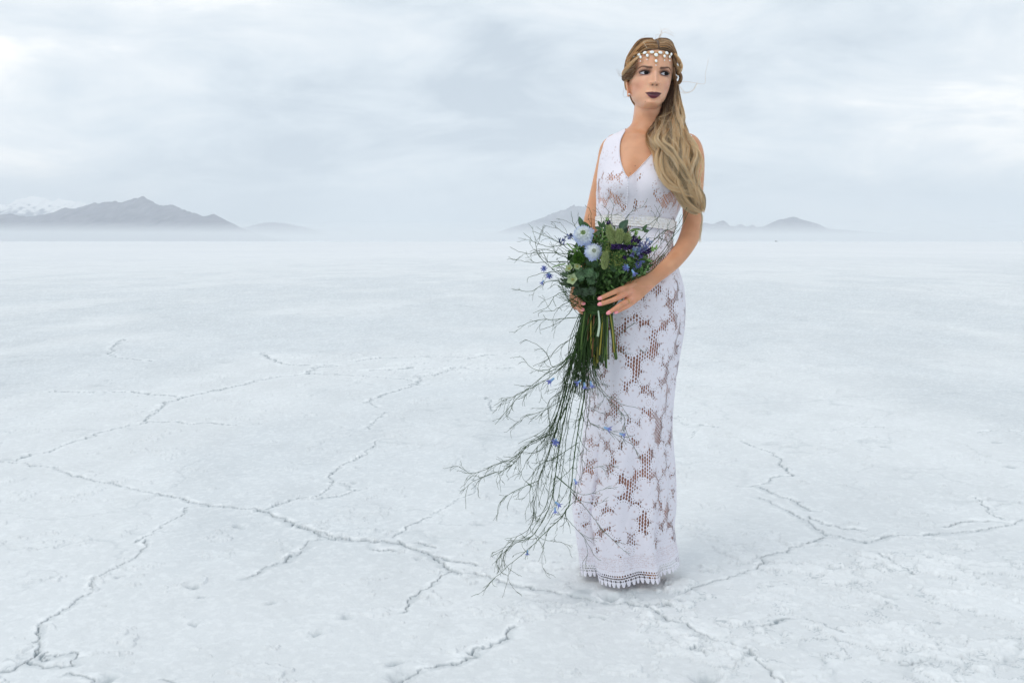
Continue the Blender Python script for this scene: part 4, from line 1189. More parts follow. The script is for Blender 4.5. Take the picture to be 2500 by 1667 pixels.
def vol(t, z):      # thickness of the hair over the skull
    g = np.abs(np.asarray(t, float) - PARTX)
    top = sstep(.15, .225, z)
    xloc = np.abs(np.sin(np.radians(t))) * np.interp(z, [.15, .2, .2345], [.07, .055, .01])
    v = .002 + .006 * np.exp(-((xloc - .028) / .018) ** 2) * top + .005 * (1 - np.exp(-(xloc / .012) ** 2)) * top + .004 * sstep(30, 75, np.abs(t))
    return v
hair_m = material('hair', attr='col', rough=.38, spec=.5, transl=.30)
DARK, BRN, DBL, BLD, PAL = map(np.array, ((.11, .055, .030), (.40, .25, .145), (.78, .52, .28), (1.0, .755, .45), (1.0, .85, .60)))  # a mass of strands looks far darker than one strand
# cap: closes the head of hair under the strands
hc = MB()
tq = np.linspace(-180, 180, 181); sq = np.linspace(0, 1, 60)
Tq, Sq = np.meshgrid(tq, sq, indexing='ij')
zq = hair_line(Tq) + (.2342 - hair_line(Tq)) * Sq
offq = vol(Tq, zq) * .8 * sstep(-.02, .12, Sq)
pq = hw(head_surf(Tq, zq, offq).reshape(-1, 3))
i, j = np.meshgrid(np.arange(180), np.arange(59), indexing='ij'); a = i * 60 + j
stripe = vnoise(Tq * .0 + Sq * 40, Tq * .05, 4)[..., None]
cq = np.array((.10, .058, .032)) * (1 - stripe) + np.array((.24, .15, .09)) * stripe
hc.add(pq, np.stack([a, a + 60, a + 61, a + 1], -1).reshape(-1, 4), cq.reshape(-1, 3))

def strands(mb, guide, n, rad, cols, r0=.00042, wob=.0, twist=0., taper=None, k=3, npt=None, keepz=1.0):
    """n strands round a guide path (m x 3 world points); rad (m,) lock radius; cols (m,3)"""
    g = np.asarray(guide, float); m_ = len(g)
    T = np.gradient(g, axis=0); T /= np.linalg.norm(T, axis=1, keepdims=True) + 1e-12
    ref = np.array((0, 1., 0)); A = np.cross(T, ref); A /= np.linalg.norm(A, axis=1, keepdims=True) + 1e-9; B = np.cross(T, A)
    ph = rng.uniform(0, 2 * np.pi, n); rr = np.sqrt(rng.uniform(0, 1, n))
    s_ = np.linspace(0, 1, m_)
    an = ph[:, None] + twist * 2 * np.pi * s_[None]
    wobble = wob * np.sin(s_[None] * rng.uniform(4, 11, n)[:, None] + rng.uniform(0, 6, n)[:, None]) * s_[None]
    R_ = rr[:, None] * np.asarray(rad)[None] + wobble
    pts = g[None] + (np.cos(an) * R_)[..., None] * A[None] + (np.sin(an) * R_)[..., None] * B[None]
    br = rng.uniform(.6, 2.0, n)[:, None, None]
    c = np.clip(np.asarray(cols), .01, .99)[None] ** br
    rad_ = np.full(m_, r0); rad_[-3:] *= (.8, .5, .15)
    mb.tubes(pts, np.broadcast_to(rad_[None], (n, m_)), c / np.maximum(c.max(-1, keepdims=True), 1), k)
# strands combed from the middle parting over the skull to the temples
st = MB()
for sg in (-1, 1):
    for lock in range(95):
        m0 = rng.uniform(0, 1) ** 1.25
        n = 16; s_ = np.linspace(0, 1, 26)
        tend = 112 if sg < 0 else 108
        t0 = PARTX + sg * (2 + 22 * m0 ** 3)
        for _ in range(1):
            tt_ = t0 + (sg * tend - t0) * s_ ** (1.0)
            lo = hair_line(tt_) + .002
            mm = m0 * (1 - .55 * s_ ** 1.5)
            zz_ = lo + mm * (.2335 - lo)
            gl = head_surf(tt_, zz_, vol(tt_, zz_) + .0012 + rng.uniform(-.001, .0018) + .0016 * np.sin(s_ * 5 + rng.uniform(0, 6)))
            g = hw(gl)
            f = rng.uniform(0, 1)
            ca = BRN * 1.15 * (1 - f) + DBL * f
            cb_ = (DBL * (1 - f) + BLD * f) if f > .35 else BRN * 1.25
            cols_ = ca[None] * (1 - s_[:, None]) + cb_[None] * s_[:, None]
            if rng.random() < .12: cols_ = cols_ * .5 + BLD * .5
            if rng.random() < .2: cols_ = cols_ * .45
            strands(st, g, n, np.full(26, .0022), cols_, wob=.0006)
# back of the head
for lock in range(70):
    s_ = np.linspace(0, 1, 20)
    t0 = rng.uniform(105, 252); z0_ = rng.uniform(.13, .233)
    tt_ = t0 + (110 - t0) * s_ * .8; zz_ = z0_ + (.07 - z0_) * s_
    g = hw(head_surf(tt_, zz_, np.full(20, .010) + rng.uniform(0, .004)))
    strands(st, g, 12, np.full(20, .003), (BRN * (1 - s_[:, None]) + DBL * s_[:, None]) * rng.uniform(.6, 1.2))
# rolled locks over the temples
def lock(pts, rad, n, c0, c1, twist=1.2, npt=30, wob=.0005, r0=.0004, mb=None):
    q = spline([P(*p) for p in pts], npt)
    s_ = np.linspace(0, 1, npt)[:, None]
    strands(mb or st, q, n, np.interp(np.linspace(0, 1, npt), np.linspace(0, 1, len(rad)), rad), np.asarray(c0) * (1 - s_) + np.asarray(c1) * s_, wob=wob, twist=twist, r0=r0)
L1 = [(1560, 138, -.085), (1549, 148, -.072), (1537, 160, -.055), (1527, 172, -.035), (1522, 182, -.01), (1526, 192, .02)]
lock(L1, [.002, .005, .007, .007, .006, .005], 150, BLD, PAL, 1.5)
lock([(1556, 150, -.080), (1548, 163, -.066), (1538, 176, -.045), (1528, 187, -.02), (1524, 193, .01), (1532, 199, .035)], [.002, .006, .009, .009, .008, .006], 200, BRN * 1.2, BRN * .9, 1.8)
lock([(1550, 168, -.070), (1544, 180, -.05), (1535, 190, -.03), (1524, 189, -.01), (1519, 186, .0)], [.003, .006, .0075, .005, .002], 130, BRN, BRN * .8, 1.2, wob=.001)
lock([(1558, 128, -.08), (1545, 135, -.06), (1535, 146, -.035), (1530, 160, -.01)], [.003, .005, .005, .004], 90, DBL, BLD, 1.0)
lock([(1530, 192, .03), (1534, 205, .045), (1538, 225, .055), (1546, 250, .05), (1562, 268, .06)], [.004, .005, .005, .004, .004], 90, BRN * .8, DBL, 1.0)
lock([(1648, 132, -.072), (1657, 148, -.050), (1662, 162, -.03), (1660, 176, -.012)], [.003, .006, .007, .005], 130, BLD, PAL, 1.5)
lock([(1644, 142, -.075), (1649, 158, -.062), (1657, 172, -.04), (1654, 184, -.015)], [.002, .0045, .006, .005], 110, BRN, BLD, 1.5)
lock([(1645, 165, -.062), (1647, 185, -.045), (1649, 203, -.022), (1647, 222, -.01), (1643, 240, -.005)], [.002, .004, .005, .006, .006], 130, BRN * 1.1, BRN * 1.2, .8)
lock([(1652, 178, -.03), (1660, 182, -.02), (1662, 192, -.012), (1658, 202, -.008), (1651, 203, -.004), (1648, 195, 0), (1653, 187, .0)], [.004, .006, .006, .006, .006, .005, .004], 170, BRN, DBL, 2.2)
# the side ponytail: locks between two outlines, over the shoulder and down the breast
BY = np.array([198, 225, 250, 275, 300, 325, 345, 370, 400, 430, 455, 480, 503, 520])
BL = np.array([1636, 1626, 1616, 1610, 1598, 1585, 1584, 1600, 1604, 1614, 1636, 1658, 1682, 1700])
BR = np.array([1655, 1656, 1660, 1665, 1670, 1673, 1680, 1692, 1697, 1694, 1702, 1716, 1719, 1717])
BD = np.array([.01, .015, .0, -.02, -.048, -.078, -.098, -.118, -.135, -.143, -.135, -.115, -.092, -.075])
def pony(a_, t_, ddy):
    y_ = np.interp(t_, np.linspace(0, 1, len(BY)), BY)
    l, r, d_ = (np.interp(t_, np.linspace(0, 1, len(BY)), q) for q in (BL, BR, BD))
    px = l + (r - l) * a_
    dome = .045 * np.sqrt(np.clip(1 - (2 * a_ - 1) ** 2, 0, 1))
    return np.array([P(x_, yy, d2) for x_, yy, d2 in zip(px, y_, d_ - dome * ddy + .01)])
pt = MB()
for lk in range(120):
    layer = rng.uniform(0, 1)
    a0 = rng.uniform(.02, .98)
    n = 44; te = rng.uniform(.62, 1.0) if rng.random() < .6 else rng.uniform(.9, 1.0)
    ts = np.linspace(rng.uniform(0, .05), te, n)
    wv = .115 * np.sin(2 * np.pi * (ts * rng.uniform(2.0, 3.4) + rng.uniform(0, 1))) * np.clip(.25 + ts * 4, 0, 1)
    drift = rng.uniform(-.12, .12) * ts
    a_ = np.clip(a0 + wv + drift, -.05, 1.05)
    g = pony(a_, ts, layer)
    g = spline(g, n)
    lr = np.interp(np.linspace(0, 1, n), [0, .25, .7, .93, 1], [.003, .0058, .0062, .0040, .0010])
    y_ = np.interp(ts, np.linspace(0, 1, len(BY)), BY)
    k1 = sstep(225, 310, y_ + 150 * (a0 - .5) + rng.uniform(-35, 35))[:, None]
    k2 = sstep(262, 340, y_ + 110 * (a0 - .5) + rng.uniform(-45, 45))[:, None]
    c = DARK * 1.3 * (1 - k1) + DBL * k1; c = c * (1 - k2) + PAL * rng.uniform(.9, 1.0) * k2
    c = np.clip(c, 0, 1) ** (1.5 - .6 * layer)
    if rng.random() < .12: c = c * .5 + BRN * .25
    if rng.random() < .10 and a0 > .5: c = c * .4 + PAL * .6
    strands(pt, g, 42, lr, c, wob=.0016, twist=rng.uniform(-1.2, 1.2), r0=.00030)
# big loops of the lowest curls
for pts, w_ in (
    ([(1606, 372, -.15), (1604, 400, -.165), (1612, 428, -.175), (1630, 452, -.175), (1655, 462, -.165), (1682, 458, -.15), (1703, 462, -.13), (1716, 480, -.11), (1717, 500, -.10)], .0055),
    ([(1612, 380, -.155), (1612, 410, -.17), (1622, 436, -.175), (1645, 458, -.17), (1672, 470, -.155), (1698, 478, -.135), (1713, 492, -.115), (1715, 512, -.10)], .005),
    ([(1655, 440, -.165), (1664, 468, -.16), (1678, 492, -.14), (1695, 508, -.12), (1712, 518, -.10)], .0055),
    ([(1650, 450, -.16), (1658, 476, -.155), (1672, 498, -.135), (1692, 514, -.115), (1710, 519, -.10)], .005),
    ([(1688, 350, -.13), (1700, 370, -.14), (1704, 395, -.145), (1697, 425, -.145), (1699, 450, -.135)], .0045),
    ([(1680, 330, -.11), (1693, 352, -.13), (1699, 380, -.145), (1688, 410, -.15), (1684, 440, -.15)], .0045),
    ([(1600, 340, -.13), (1618, 365, -.15), (1640, 388, -.165), (1650, 415, -.17), (1646, 445, -.17)], .0050),
    ([(1618, 345, -.14), (1640, 365, -.155), (1655, 390, -.165), (1672, 415, -.165), (1680, 440, -.155), (1677, 462, -.15)], .005)):
    p0 = pts[0]; pts = [(p0[0] + 14, p0[1] - 26, p0[2] + .045) if p0[0] < 1660 else (p0[0] - 12, p0[1] - 14, p0[2] + .035)] + list(pts)
    q = spline([P(*p) for p in pts], 34)
    for _ in range(6):
        off = rng.normal(0, .0048, 3); c = PAL * rng.uniform(.90, 1.0)
        strands(pt, q + off, 46, np.interp(np.linspace(0, 1, 34), [0, .2, .8, 1], [.002, w_ * .72, w_ * .7, .001]), DBL * .9 * (1 - sstep(0, 9, np.arange(34)))[:, None] + c[None] * sstep(0, 9, np.arange(34))[:, None], wob=.0014, twist=rng.uniform(-1.2, 1.2), r0=.00030)
# loose strands blown about
fl = MB()
def fly(pts, n=6, spread=.006, c=DBL, r0=.00026, npt=26):
    for _ in range(n):
        p = [P(*q) for q in pts]; k_ = len(p)
        o = rng.normal(0, spread, (k_, 3)) * np.linspace(.1, 1, k_)[:, None]
        g = spline(np.array(p) + o, npt)
        fl.tubes(g[None], np.linspace(r0, r0 * .5, npt)[None], [c * rng.uniform(.75, 1.0)], 3)
fly([(1645, 201, -.01), (1680, 200, -.01), (1720, 205, -.02), (1722, 180, -.02), (1730, 140, -.03)], 2, .002)
fly([(1655, 205, -.01), (1672, 225, -.01), (1690, 222, -.01), (1702, 205, -.01)], 4, .004, BLD)
fly([(1640, 215, 0), (1668, 228, 0), (1690, 222, 0), (1703, 204, 0)], 3, .004, DBL)
fly([(1608, 104, -.04), (1612, 85, -.04), (1625, 76, -.03), (1645, 86, -.02)], 5, .006, DBL)
fly([(1600, 104, -.04), (1614, 80, -.04), (1612, 70, -.03)], 3, .006, DBL)
fly([(1580, 118, -.10), (1573, 102, -.09), (1590, 100, -.09), (1602, 96, -.07)], 3, .004, PAL)
fly([(1520, 190, -.01), (1512, 182, 0), (1508, 170, 0)], 6, .004, BRN)
fly([(1524, 215, .0), (1521, 232, .0), (1528, 238, .0), (1535, 228, .0)], 2, .0015, BRN)
fly([(1655, 260, 0), (1630, 280, -.08), (1607, 287, -.11), (1620, 296, -.11), (1645, 290, -.10), (1660, 268, -.05)], 3, .002, BLD)
fly([(1648, 268, -.03), (1612, 285, -.10), (1588, 304, -.11)], 4, .004, DBL)
for _ in range(16):
    y0 = rng.uniform(260, 470); xr = np.interp(y0, BY, BR)
    ln = rng.uniform(25, 70)
    fly([(xr - 12, y0, -.12), (xr + rng.uniform(0, 12), y0 + ln * .4, -.13), (xr + rng.uniform(-8, 22), y0 + ln, -.12)], 2, .006, BLD if rng.random() < .6 else PAL)
for _ in range(10):
    y0 = rng.uniform(380, 450)
    fly([(1650, y0, -.17), (1690, y0 + rng.uniform(-6, 14), -.17), (1715 + rng.uniform(0, 15), y0 + rng.uniform(10, 40), -.15)], 2, .006, PAL, .0002)
fly([(1706, 500, -.10), (1714, 530, -.09), (1711, 560, -.08), (1707, 590, -.08)], 34, .0028, PAL, .0003)
for _ in range(9):
    tq0 = rng.uniform(-70, 70)
    a_ = head_surf(np.array([tq0, tq0 + rng.uniform(-8, 8), tq0 + rng.uniform(-16, 16)]), np.array([.215, .225, .228]), np.array([.010, .018, .016]) + rng.uniform(-.001, .006))
    g = spline(hw(a_), 14); fl.tubes(g[None], np.full((1, 14), .00018), [DBL * rng.uniform(.5, .8)], 3)
# the growth from the hair line
hair = hc.build('hair', hair_m, woman)
tag(hair, 'brown at the roots and pale blonde at the ends, parted in the middle and swept over one shoulder')
st.build('swept_hair', hair_m, hair)
pt.V += fl.V; pt.F += [f + pt.n for f in fl.F]; pt.C += fl.C; pt.n += fl.n  # loose strands from all over the head go into the ponytail mesh
pt.build('ponytail', hair_m, hair)

# ------------------------------------------------------------ jewellery
sv = SKV[(SKV[:, 1] < YW + .02) & (SKV[:, 2] > P(0, 300)[2])]
svp = np.stack([1250 + F * sv[:, 0] / sv[:, 1], HOR + F * (H - sv[:, 2]) / sv[:, 1]], 1)
def on_skin(px, py, off=.002):
    d_ = ((svp - (px, py)) ** 2).sum(1); near = np.where(d_ < 4)[0]
    k = near[np.argmin(sv[near, 1])] if len(near) else np.argmin(d_)
    return P(px, py, sv[k, 1] - YW - off)
gold_m = material('gold', color=(.62, .42, .16), rough=.3, metal=1.0)
stone_m = material('white_stone', color=(.80, .84, .86), rough=.2, spec=.6)
pearl_m = material('pearl', color=(.86, .86, .84), rough=.2, spec=.6)
C1 = lambda x, y: (1480 + x / 5.6, 70 + y / 5.6)
hp = MB()
gems = [(385, 385, 13, 17, 20), (447, 360, 21, 29, 32), (527, 333, 31, 23, 25), (625, 325, 35, 25, 0), (740, 330, 33, 25, -5), (827, 337, 27, 27, -30), (888, 355, 15, 28, -25), (930, 375, 11, 26, -20),
        (470, 393, 17, 26, 15), (562, 370, 21, 28, 8), (683, 362, 29, 31, 0), (682, 445, 21, 27, 0), (797, 380, 19, 27, -8), (868, 387, 16, 28, -18)]
pearls = [(468, 448), (558, 424), (680, 503), (798, 435), (870, 440)]
chain = [(330, 415), (385, 385), (447, 360), (527, 333), (625, 325), (740, 330), (827, 337), (888, 355), (930, 375)]
GEMO = {}
def gem_off(x): return .0045 if 470 < x < 870 else .013
cp = [on_skin(*C1(*c), gem_off(c[0])) for c in chain]
hp.tube(spline(cp, 60), .0007, k=6)
for a_, b_ in (((447, 380), (470, 393)), ((470, 393), (468, 448)), ((545, 345), (562, 370)), ((562, 370), (558, 424)), ((660, 335), (683, 362)), ((705, 335), (683, 362)), ((683, 362), (682, 445)), ((682, 445), (680, 503)),
               ((797, 345), (797, 380)), ((797, 380), (798, 435)), ((868, 360), (868, 387)), ((868, 387), (870, 440))):
    hp.tube(spline([on_skin(*C1(*a_), gem_off(a_[0]) - .001), on_skin(*C1(*b_), gem_off(b_[0]) - .001)], 4), .0006, k=5)
gl_ = []
for gx_, gy_, ra, rb, rot in gems:
    c = on_skin(*C1(gx_, gy_), gem_off(gx_) + .0005)
    nrm_ = np.array((np.clip((gx_ - 660) / 520, -.75, .75), -1, .25)); nrm_ /= np.linalg.norm(nrm_)
    upv = np.array((0, 0, 1.)); sx = np.cross(nrm_, upv); sx = -sx / np.linalg.norm(sx); sz = np.cross(nrm_, sx); sz *= np.sign(sz[2])
    r_ = math.radians(rot); e1 = sx * math.cos(r_) + sz * math.sin(r_); e2 = -sx * math.sin(r_) + sz * math.cos(r_)
    fs = 1 / max(abs(nrm_[1]), .6)
    k5 = .84 / 5.6 * S
    hp.ball(c, np.array((ra * k5 * 1.24 * fs, rb * k5 * 1.24, .0014)), nu=18, nv=6, R=np.stack([e1, e2, nrm_], 1))
    g_ = MB(); g_.ball(c + nrm_ * .0010, np.array((ra * k5 * fs, rb * k5, .0018)), nu=18, nv=8, R=np.stack([e1, e2, nrm_], 1)); gl_.append(('gem', g_, stone_m))
for x_, y_ in pearls:
    g_ = MB(); g_.ball(on_skin(*C1(x_, y_), gem_off(x_) + .001), .0021, nu=12, nv=8); gl_.append(('pearl', g_, pearl_m))
band = hp.build('headpiece', gold_m, woman)
tag(band, 'gold chain of white oval stones with hanging drops across the forehead')
for nm, g_, m_ in gl_: g_.build(nm, m_, band)
for x_, y_ in ((315, 898), (872, 917)):
    g_ = MB(); c = on_skin(*C1(x_, y_), .002); g_.ball(c, .0021, nu=10, nv=8)
    for q in range(8):
        an = q * math.pi / 4; g_.ball(c + np.array((math.cos(an), -.2, math.sin(an))) * .0027, .0009, nu=6, nv=4)
    g_.build('earring', pearl_m, woman)
# ring on the ring finger: band and small stone
q = FING['ring']; c = q[1] * .75 + q[2] * .25 ; d_ = q[2] - q[1]; d_ /= np.linalg.norm(d_)
n_ = np.cross(d_, (0, 1., 0)); n_ /= np.linalg.norm(n_); b_ = np.cross(d_, n_)
an = np.linspace(0, 2 * np.pi, 25)
g_ = MB(); g_.tube(np.array([c + n_ * math.cos(x_) * .0092 + b_ * math.sin(x_) * .0092 for x_ in an]), .0010, k=6)
fr_ = np.array((0, -1., .1)); fr_ -= d_ * (fr_ @ d_); fr_ /= np.linalg.norm(fr_)
g_.ball(c + fr_ * .0102, .0020, nu=8, nv=6)
g_.build('ring', gold_m, woman)
# ------------------------------------------------------------ the bouquet
BORG = P(1465, 760, -.19)
bouquet = empty('bouquet', BORG)
tag(bouquet, 'loose bouquet of pale blue flowers and thin trailing green twigs held at the waist', 'bouquet')
DB = -.19
K3 = 1 / 3.4087
c3_ = lambda x, y, d_=0.0: (1240 + x * K3, 500 + y * K3, DB + d_)
K8 = 1 / 2.7034
c8_ = lambda x, y, d_=0.0: (1120 + x * K8, 880 + y * K8, DB + d_)
twig_m = material('twig', attr='col', rough=.6, spec=.3)
leaf_m = material('leaf', attr='col', rough=.5, spec=.4, transl=.2, vary=(60, .35))
petal_m = material('petal', attr='col', rough=.6, spec=.25, transl=.3, vary=(120, .12))
GR1, GR2, BRO = map(np.array, ((.024, .064, .012), (.085, .165, .045), (.060, .046, .026)))

HANDPOLY = np.array([(1452, 720), (1500, 700), (1530, 690), (1548, 672), (1592, 646), (1636, 597), (1666, 560), (1725, 560), (1720, 600), (1660, 655), (1580, 722), (1545, 748), (1490, 780), (1452, 752)], float)
def over_hand(g):
    x = 1250 + F * g[:, 0] / g[:, 1]; y = HOR + F * (H - g[:, 2]) / g[:, 1]; inside = np.zeros(len(g), bool)
    for (x0, y0), (x1, y1) in zip(HANDPOLY, np.roll(HANDPOLY, -1, 0)):
        c = ((y0 > y) != (y1 > y)); inside ^= c & (x < (x1 - x0) * (y - y0) / (y1 - y0 + 1e-9) + x0)
    return inside.any()
def branch(mb, pts, r0, r1, depth, den=1.0, ln=1.0, colr=None, side=None):
    """a kinked twig along pts (world) with finer twigs leaving it"""
    g = np.asarray(pts, float); n = len(g)
    L_ = np.linalg.norm(np.diff(g, axis=0), axis=1).sum()
    kink = rng.normal(0, .0010, (n, 3)) * np.linspace(.2, 1, n)[:, None]
    g = g + kink
    if r0 < .0012 and over_hand(g): return
    s_ = np.linspace(0, 1, n)[:, None]
    cc_ = (GR1 if colr is None else colr) * rng.uniform(.75, 1.35)
    ce = cc_ * .75 + BRO * (.30 if colr is None else .12)
    mb.tubes(g[None], np.linspace(r0, r1, n)[None], [cc_ * (1 - s_) + ce * s_], 4 if r0 > .0009 else 3)
    if depth <= 0: return
    T = np.gradient(g, axis=0); T /= np.linalg.norm(T, axis=1, keepdims=True) + 1e-9
    cnt = max(1, int(L_ / .040 * den))
    for q in range(cnt):
        k = rng.integers(max(1, int(n * .15)), n - 1)
        t = T[k]
        ax = rng.normal(0, 1, 3); ax[1] *= .55; ax -= t * (ax @ t); ax /= np.linalg.norm(ax) + 1e-9
        an = rng.uniform(.18, .62)
        dr = t * math.cos(an) + ax * math.sin(an)
        l = ln * rng.uniform(.35, 1.0) * (.050 if depth == 1 else .095) * (1.15 - .5 * k / n)
        m_ = 9 if depth == 1 else 15
        b = [g[k]]; cur = rng.normal(0, .07, 3) + np.array((0, 0, -.03)); dd = dr
        for z in range(m_ - 1):
            dd = dd + cur * .9 + rng.normal(0, .06, 3); dd /= np.linalg.norm(dd); b.append(b[-1] + dd * l / (m_ - 1))
        rr = np.interp(k, [0, n], [r0, r1]) * .65
        branch(mb, b, max(rr, .00062), .00045, depth - 1, den, ln, colr)

def twig(pts, r0=.0016, r1=.0005, depth=2, den=1.0, ln=1.0, colr=None, name='twig'):
    q = spline([P(*p) for p in pts], max(10, int(len(pts) * 5)))
    mb = MB(); branch(mb, q, r0, r1, depth, den, ln, colr)
    if not mb.V: return None
    return mb.build(name, twig_m, bouquet)
# trailing sprays
D8 = lambda L_, d0=0.0, d1=-.03: [c8_(x, y, d0 + (d1 - d0) * i / (len(L_) - 1)) for i, (x, y) in enumerate(L_)]
TR = [
    ([(860, -260), (830, 0), (832, 200), (790, 450), (760, 650), (740, 850), (715, 980), (600, 1110), (450, 1250), (330, 1350), (160, 1500)], .0026, .8),
    ([(850, -260), (800, 0), (720, 280), (660, 600), (640, 760), (600, 960), (480, 1160), (330, 1200), (270, 1300), (265, 1400)], .0022, .9),
    ([(840, -240), (750, 20), (680, 330), (600, 600), (530, 790), (500, 950), (470, 1100), (350, 1200), (250, 1410)], .0020, .9),
    ([(830, -240), (745, 0), (620, 420), (450, 560), (340, 700), (180, 760), (60, 830), (45, 980)], .0018, 1.2),
    ([(790, -200), (700, 0), (560, 100), (420, 210), (300, 260), (230, 300)], .0015, 1.3),
    ([(800, -200), (720, -10), (600, 110), (430, 210), (340, 300), (240, 420)], .0015, 1.2),
    ([(830, -230), (745, 0), (690, 180), (590, 280), (600, 470), (530, 600), (400, 600)], .0016, 1.3),
    ([(640, 760), (700, 810), (780, 900), (700, 1010), (830, 1170), (900, 1290), (940, 1320)], .0013, .4),
    ([(830, 1170), (850, 1270), (820, 1330), (820, 1400)], .0009, .3),
    ([(740, 860), (800, 930), (870, 1010), (960, 1130), (1050, 1210)], .0012, .6),
    ([(870, -250), (850, 0), (900, 150), (1000, 270), (1090, 360), (1100, 450), (1180, 620)], .0014, 1.0),
    ([(865, -250), (835, 0), (830, 200), (860, 400), (940, 440), (1060, 500), (1150, 560)], .0015, .9),
    ([(530, 790), (370, 860), (270, 940), (250, 1060)], .0012, .9),
    ([(650, 470), (480, 540), (360, 640), (230, 690), (100, 745), (0, 705)], .0014, 1.1),
    ([(590, 1110), (560, 1230), (550, 1350), (600, 1440)], .0008, .4),
    ([(870, -250), (860, 0), (900, 120), (980, 230), (1080, 290), (1190, 315)], .0011, .6),
    ([(700, 250), (560, 330), (440, 370), (410, 400)], .0011, 1.2),
    ([(780, 560), (850, 700), (980, 690), (1060, 700)], .0010, .8),
    ([(790, 540), (640, 640), (520, 700), (470, 850), (480, 1000)], .0012, 1.0),
    ([(645, 770), (800, 880), (930, 860), (1010, 820)], .0009, .5),
    ([(720, 280), (640, 430), (500, 590), (430, 700), (400, 780)], .0013, 1.1),
    ([(470, 1100), (480, 1130), (560, 1180), (700, 1210), (750, 1300)], .0008, .5),
    ([(480, 1160), (330, 1230), (290, 1310), (330, 1390), (290, 1560)], .0010, .7)]
for pts, r_, den in TR: twig(D8(pts), r_ * .85, .0005, 2, den * 1.5, .95)
# finer stems running beside the main ones
for q in range(16):
    base = TR[q % 4][0]; k_ = int(len(base) * rng.uniform(.55, .9)); ox, oy = rng.normal(0, 28), rng.normal(0, 12)
    pts = [(x + ox * min(1, i / 3), y + oy) for i, (x, y) in enumerate(base[:max(k_, 4)])]
    pts[-1] = (pts[-1][0] + rng.normal(-10, 30), pts[-1][1] + rng.normal(0, 20))
    twig(D8(pts, rng.uniform(-.015, .02), rng.uniform(-.04, .01)), .0013, .0005, 1, 1.6, .8)
# sprays fanning from the head of the bouquet
def D3(L_, d0=-.02, d1=-.03): return [c3_(x, y, d0 + (d1 - d0) * i / (len(L_) - 1)) for i, (x, y) in enumerate(L_)]
SP = [
    [(640, 420), (530, 330), (350, 350), (220, 310), (130, 235)], [(660, 500), (540, 420), (330, 400), (130, 400), (10, 350)], [(660, 560), (500, 480), (250, 480), (140, 470), (30, 455)],
    [(660, 620), (520, 560), (360, 560), (180, 600), (160, 650)], [(680, 720), (560, 640), (330, 640), (200, 720), (30, 700)], [(700, 800), (600, 760), (480, 820), (380, 880), (270, 885)],
    [(660, 930), (420, 950), (250, 960), (80, 1020)], [(690, 840), (600, 800), (450, 960), (270, 1045)], [(650, 400), (560, 300), (430, 210), (390, 180)], [(620, 480), (520, 380), (380, 290), (200, 220)],
    [(680, 340), (600, 250), (545, 150), (525, 60)], [(620, 680), (450, 600), (260, 420), (220, 260)], [(650, 960), (540, 1100), (420, 1180), (330, 1290), (210, 1340)],
    [(640, 1130), (400, 1350), (330, 1250), (250, 1170), (140, 1120)], [(600, 1200), (560, 1240), (330, 1370), (200, 1360), (130, 1280)], [(620, 560), (480, 440), (350, 380), (250, 370), (180, 390)],
    [(640, 600), (470, 530), (330, 470), (280, 370)], [(700, 760), (540, 720), (400, 750), (330, 850), (210, 900)],
    [(900, 420), (890, 220), (860, 120), (880, 20)], [(860, 400), (820, 200), (840, 60), (780, 0)], [(920, 380), (950, 180), (1000, 90), (1060, 20)], [(960, 480), (1100, 300), (1200, 190), (1260, 90)],
    [(1000, 480), (1150, 360), (1290, 230), (1410, 170), (1490, 20)], [(1000, 560), (1200, 480), (1350, 300), (1460, 150), (1500, 60)], [(1000, 600), (1180, 520), (1330, 360), (1390, 200), (1370, 100)],
    [(960, 520), (1100, 450), (1200, 350), (1340, 190)], [(760, 400), (700, 220), (690, 60), (640, 0)], [(900, 400), (1000, 250), (1180, 160), (1280, 80)], [(1000, 640), (1180, 560), (1300, 420), (1400, 330)],
    [(960, 640), (1120, 520), (1250, 360), (1290, 250)], [(800, 380), (760, 220), (780, 100), (730, 30)], [(980, 660), (1150, 540), (1240, 470), (1330, 380), (1380, 280)]]
for L_ in SP: twig(D3(L_), .0013, .0005, 2, 1.0 if L_[-1][0] < 640 else .75, .85)
for L_ in ([(870, 900), (960, 1080), (1100, 1200), (1200, 1210), (1290, 1130)], [(900, 900), (1060, 990), (1170, 1010)], [(1060, 980), (900, 1090), (860, 1180)], [(880, 1150), (960, 1230), (1040, 1240)], [(1100, 1200), (1140, 1230), (1160, 1180)]):
    twig(D3(L_, .02, .0), .0011, .0004, 1, .6)
# dense fine green broom filling the body of the bouquet
gb = MB()
for _ in range(520):
    x0, y0 = rng.normal(800, 60), rng.uniform(720, 900)
    an = rng.uniform(-1.25, 1.35) if rng.random() < .75 else rng.uniform(-1.9, 1.9)
    l = rng.uniform(180, 560)
    x1 = x0 + math.sin(an) * l; y1 = y0 - math.cos(an) * l * .95
    x1 = np.clip(x1, 420, 1240); y1 = max(y1, 250)
    if y1 > 720 and x1 > 960: continue
    cxm = (x0 + x1) / 2 + rng.normal(0, 40); cym = (y0 + y1) / 2 + rng.normal(0, 40) + 20
    d0, d1 = rng.uniform(-.03, .02), rng.uniform(-.075, .03)
    q = spline([P(*c3_(x0, y0, d0)), P(*c3_(cxm, cym, (d0 + d1) / 2 - .03)), P(*c3_(x1, y1, d1))], 14)
    branch(gb, q, .0011, .0004, 1, 1.6, 1.0, GR1 * .9 + np.array((.0, .012, .0)))
gb.build('broom_filling', twig_m, bouquet)['kind'] = 'stuff'
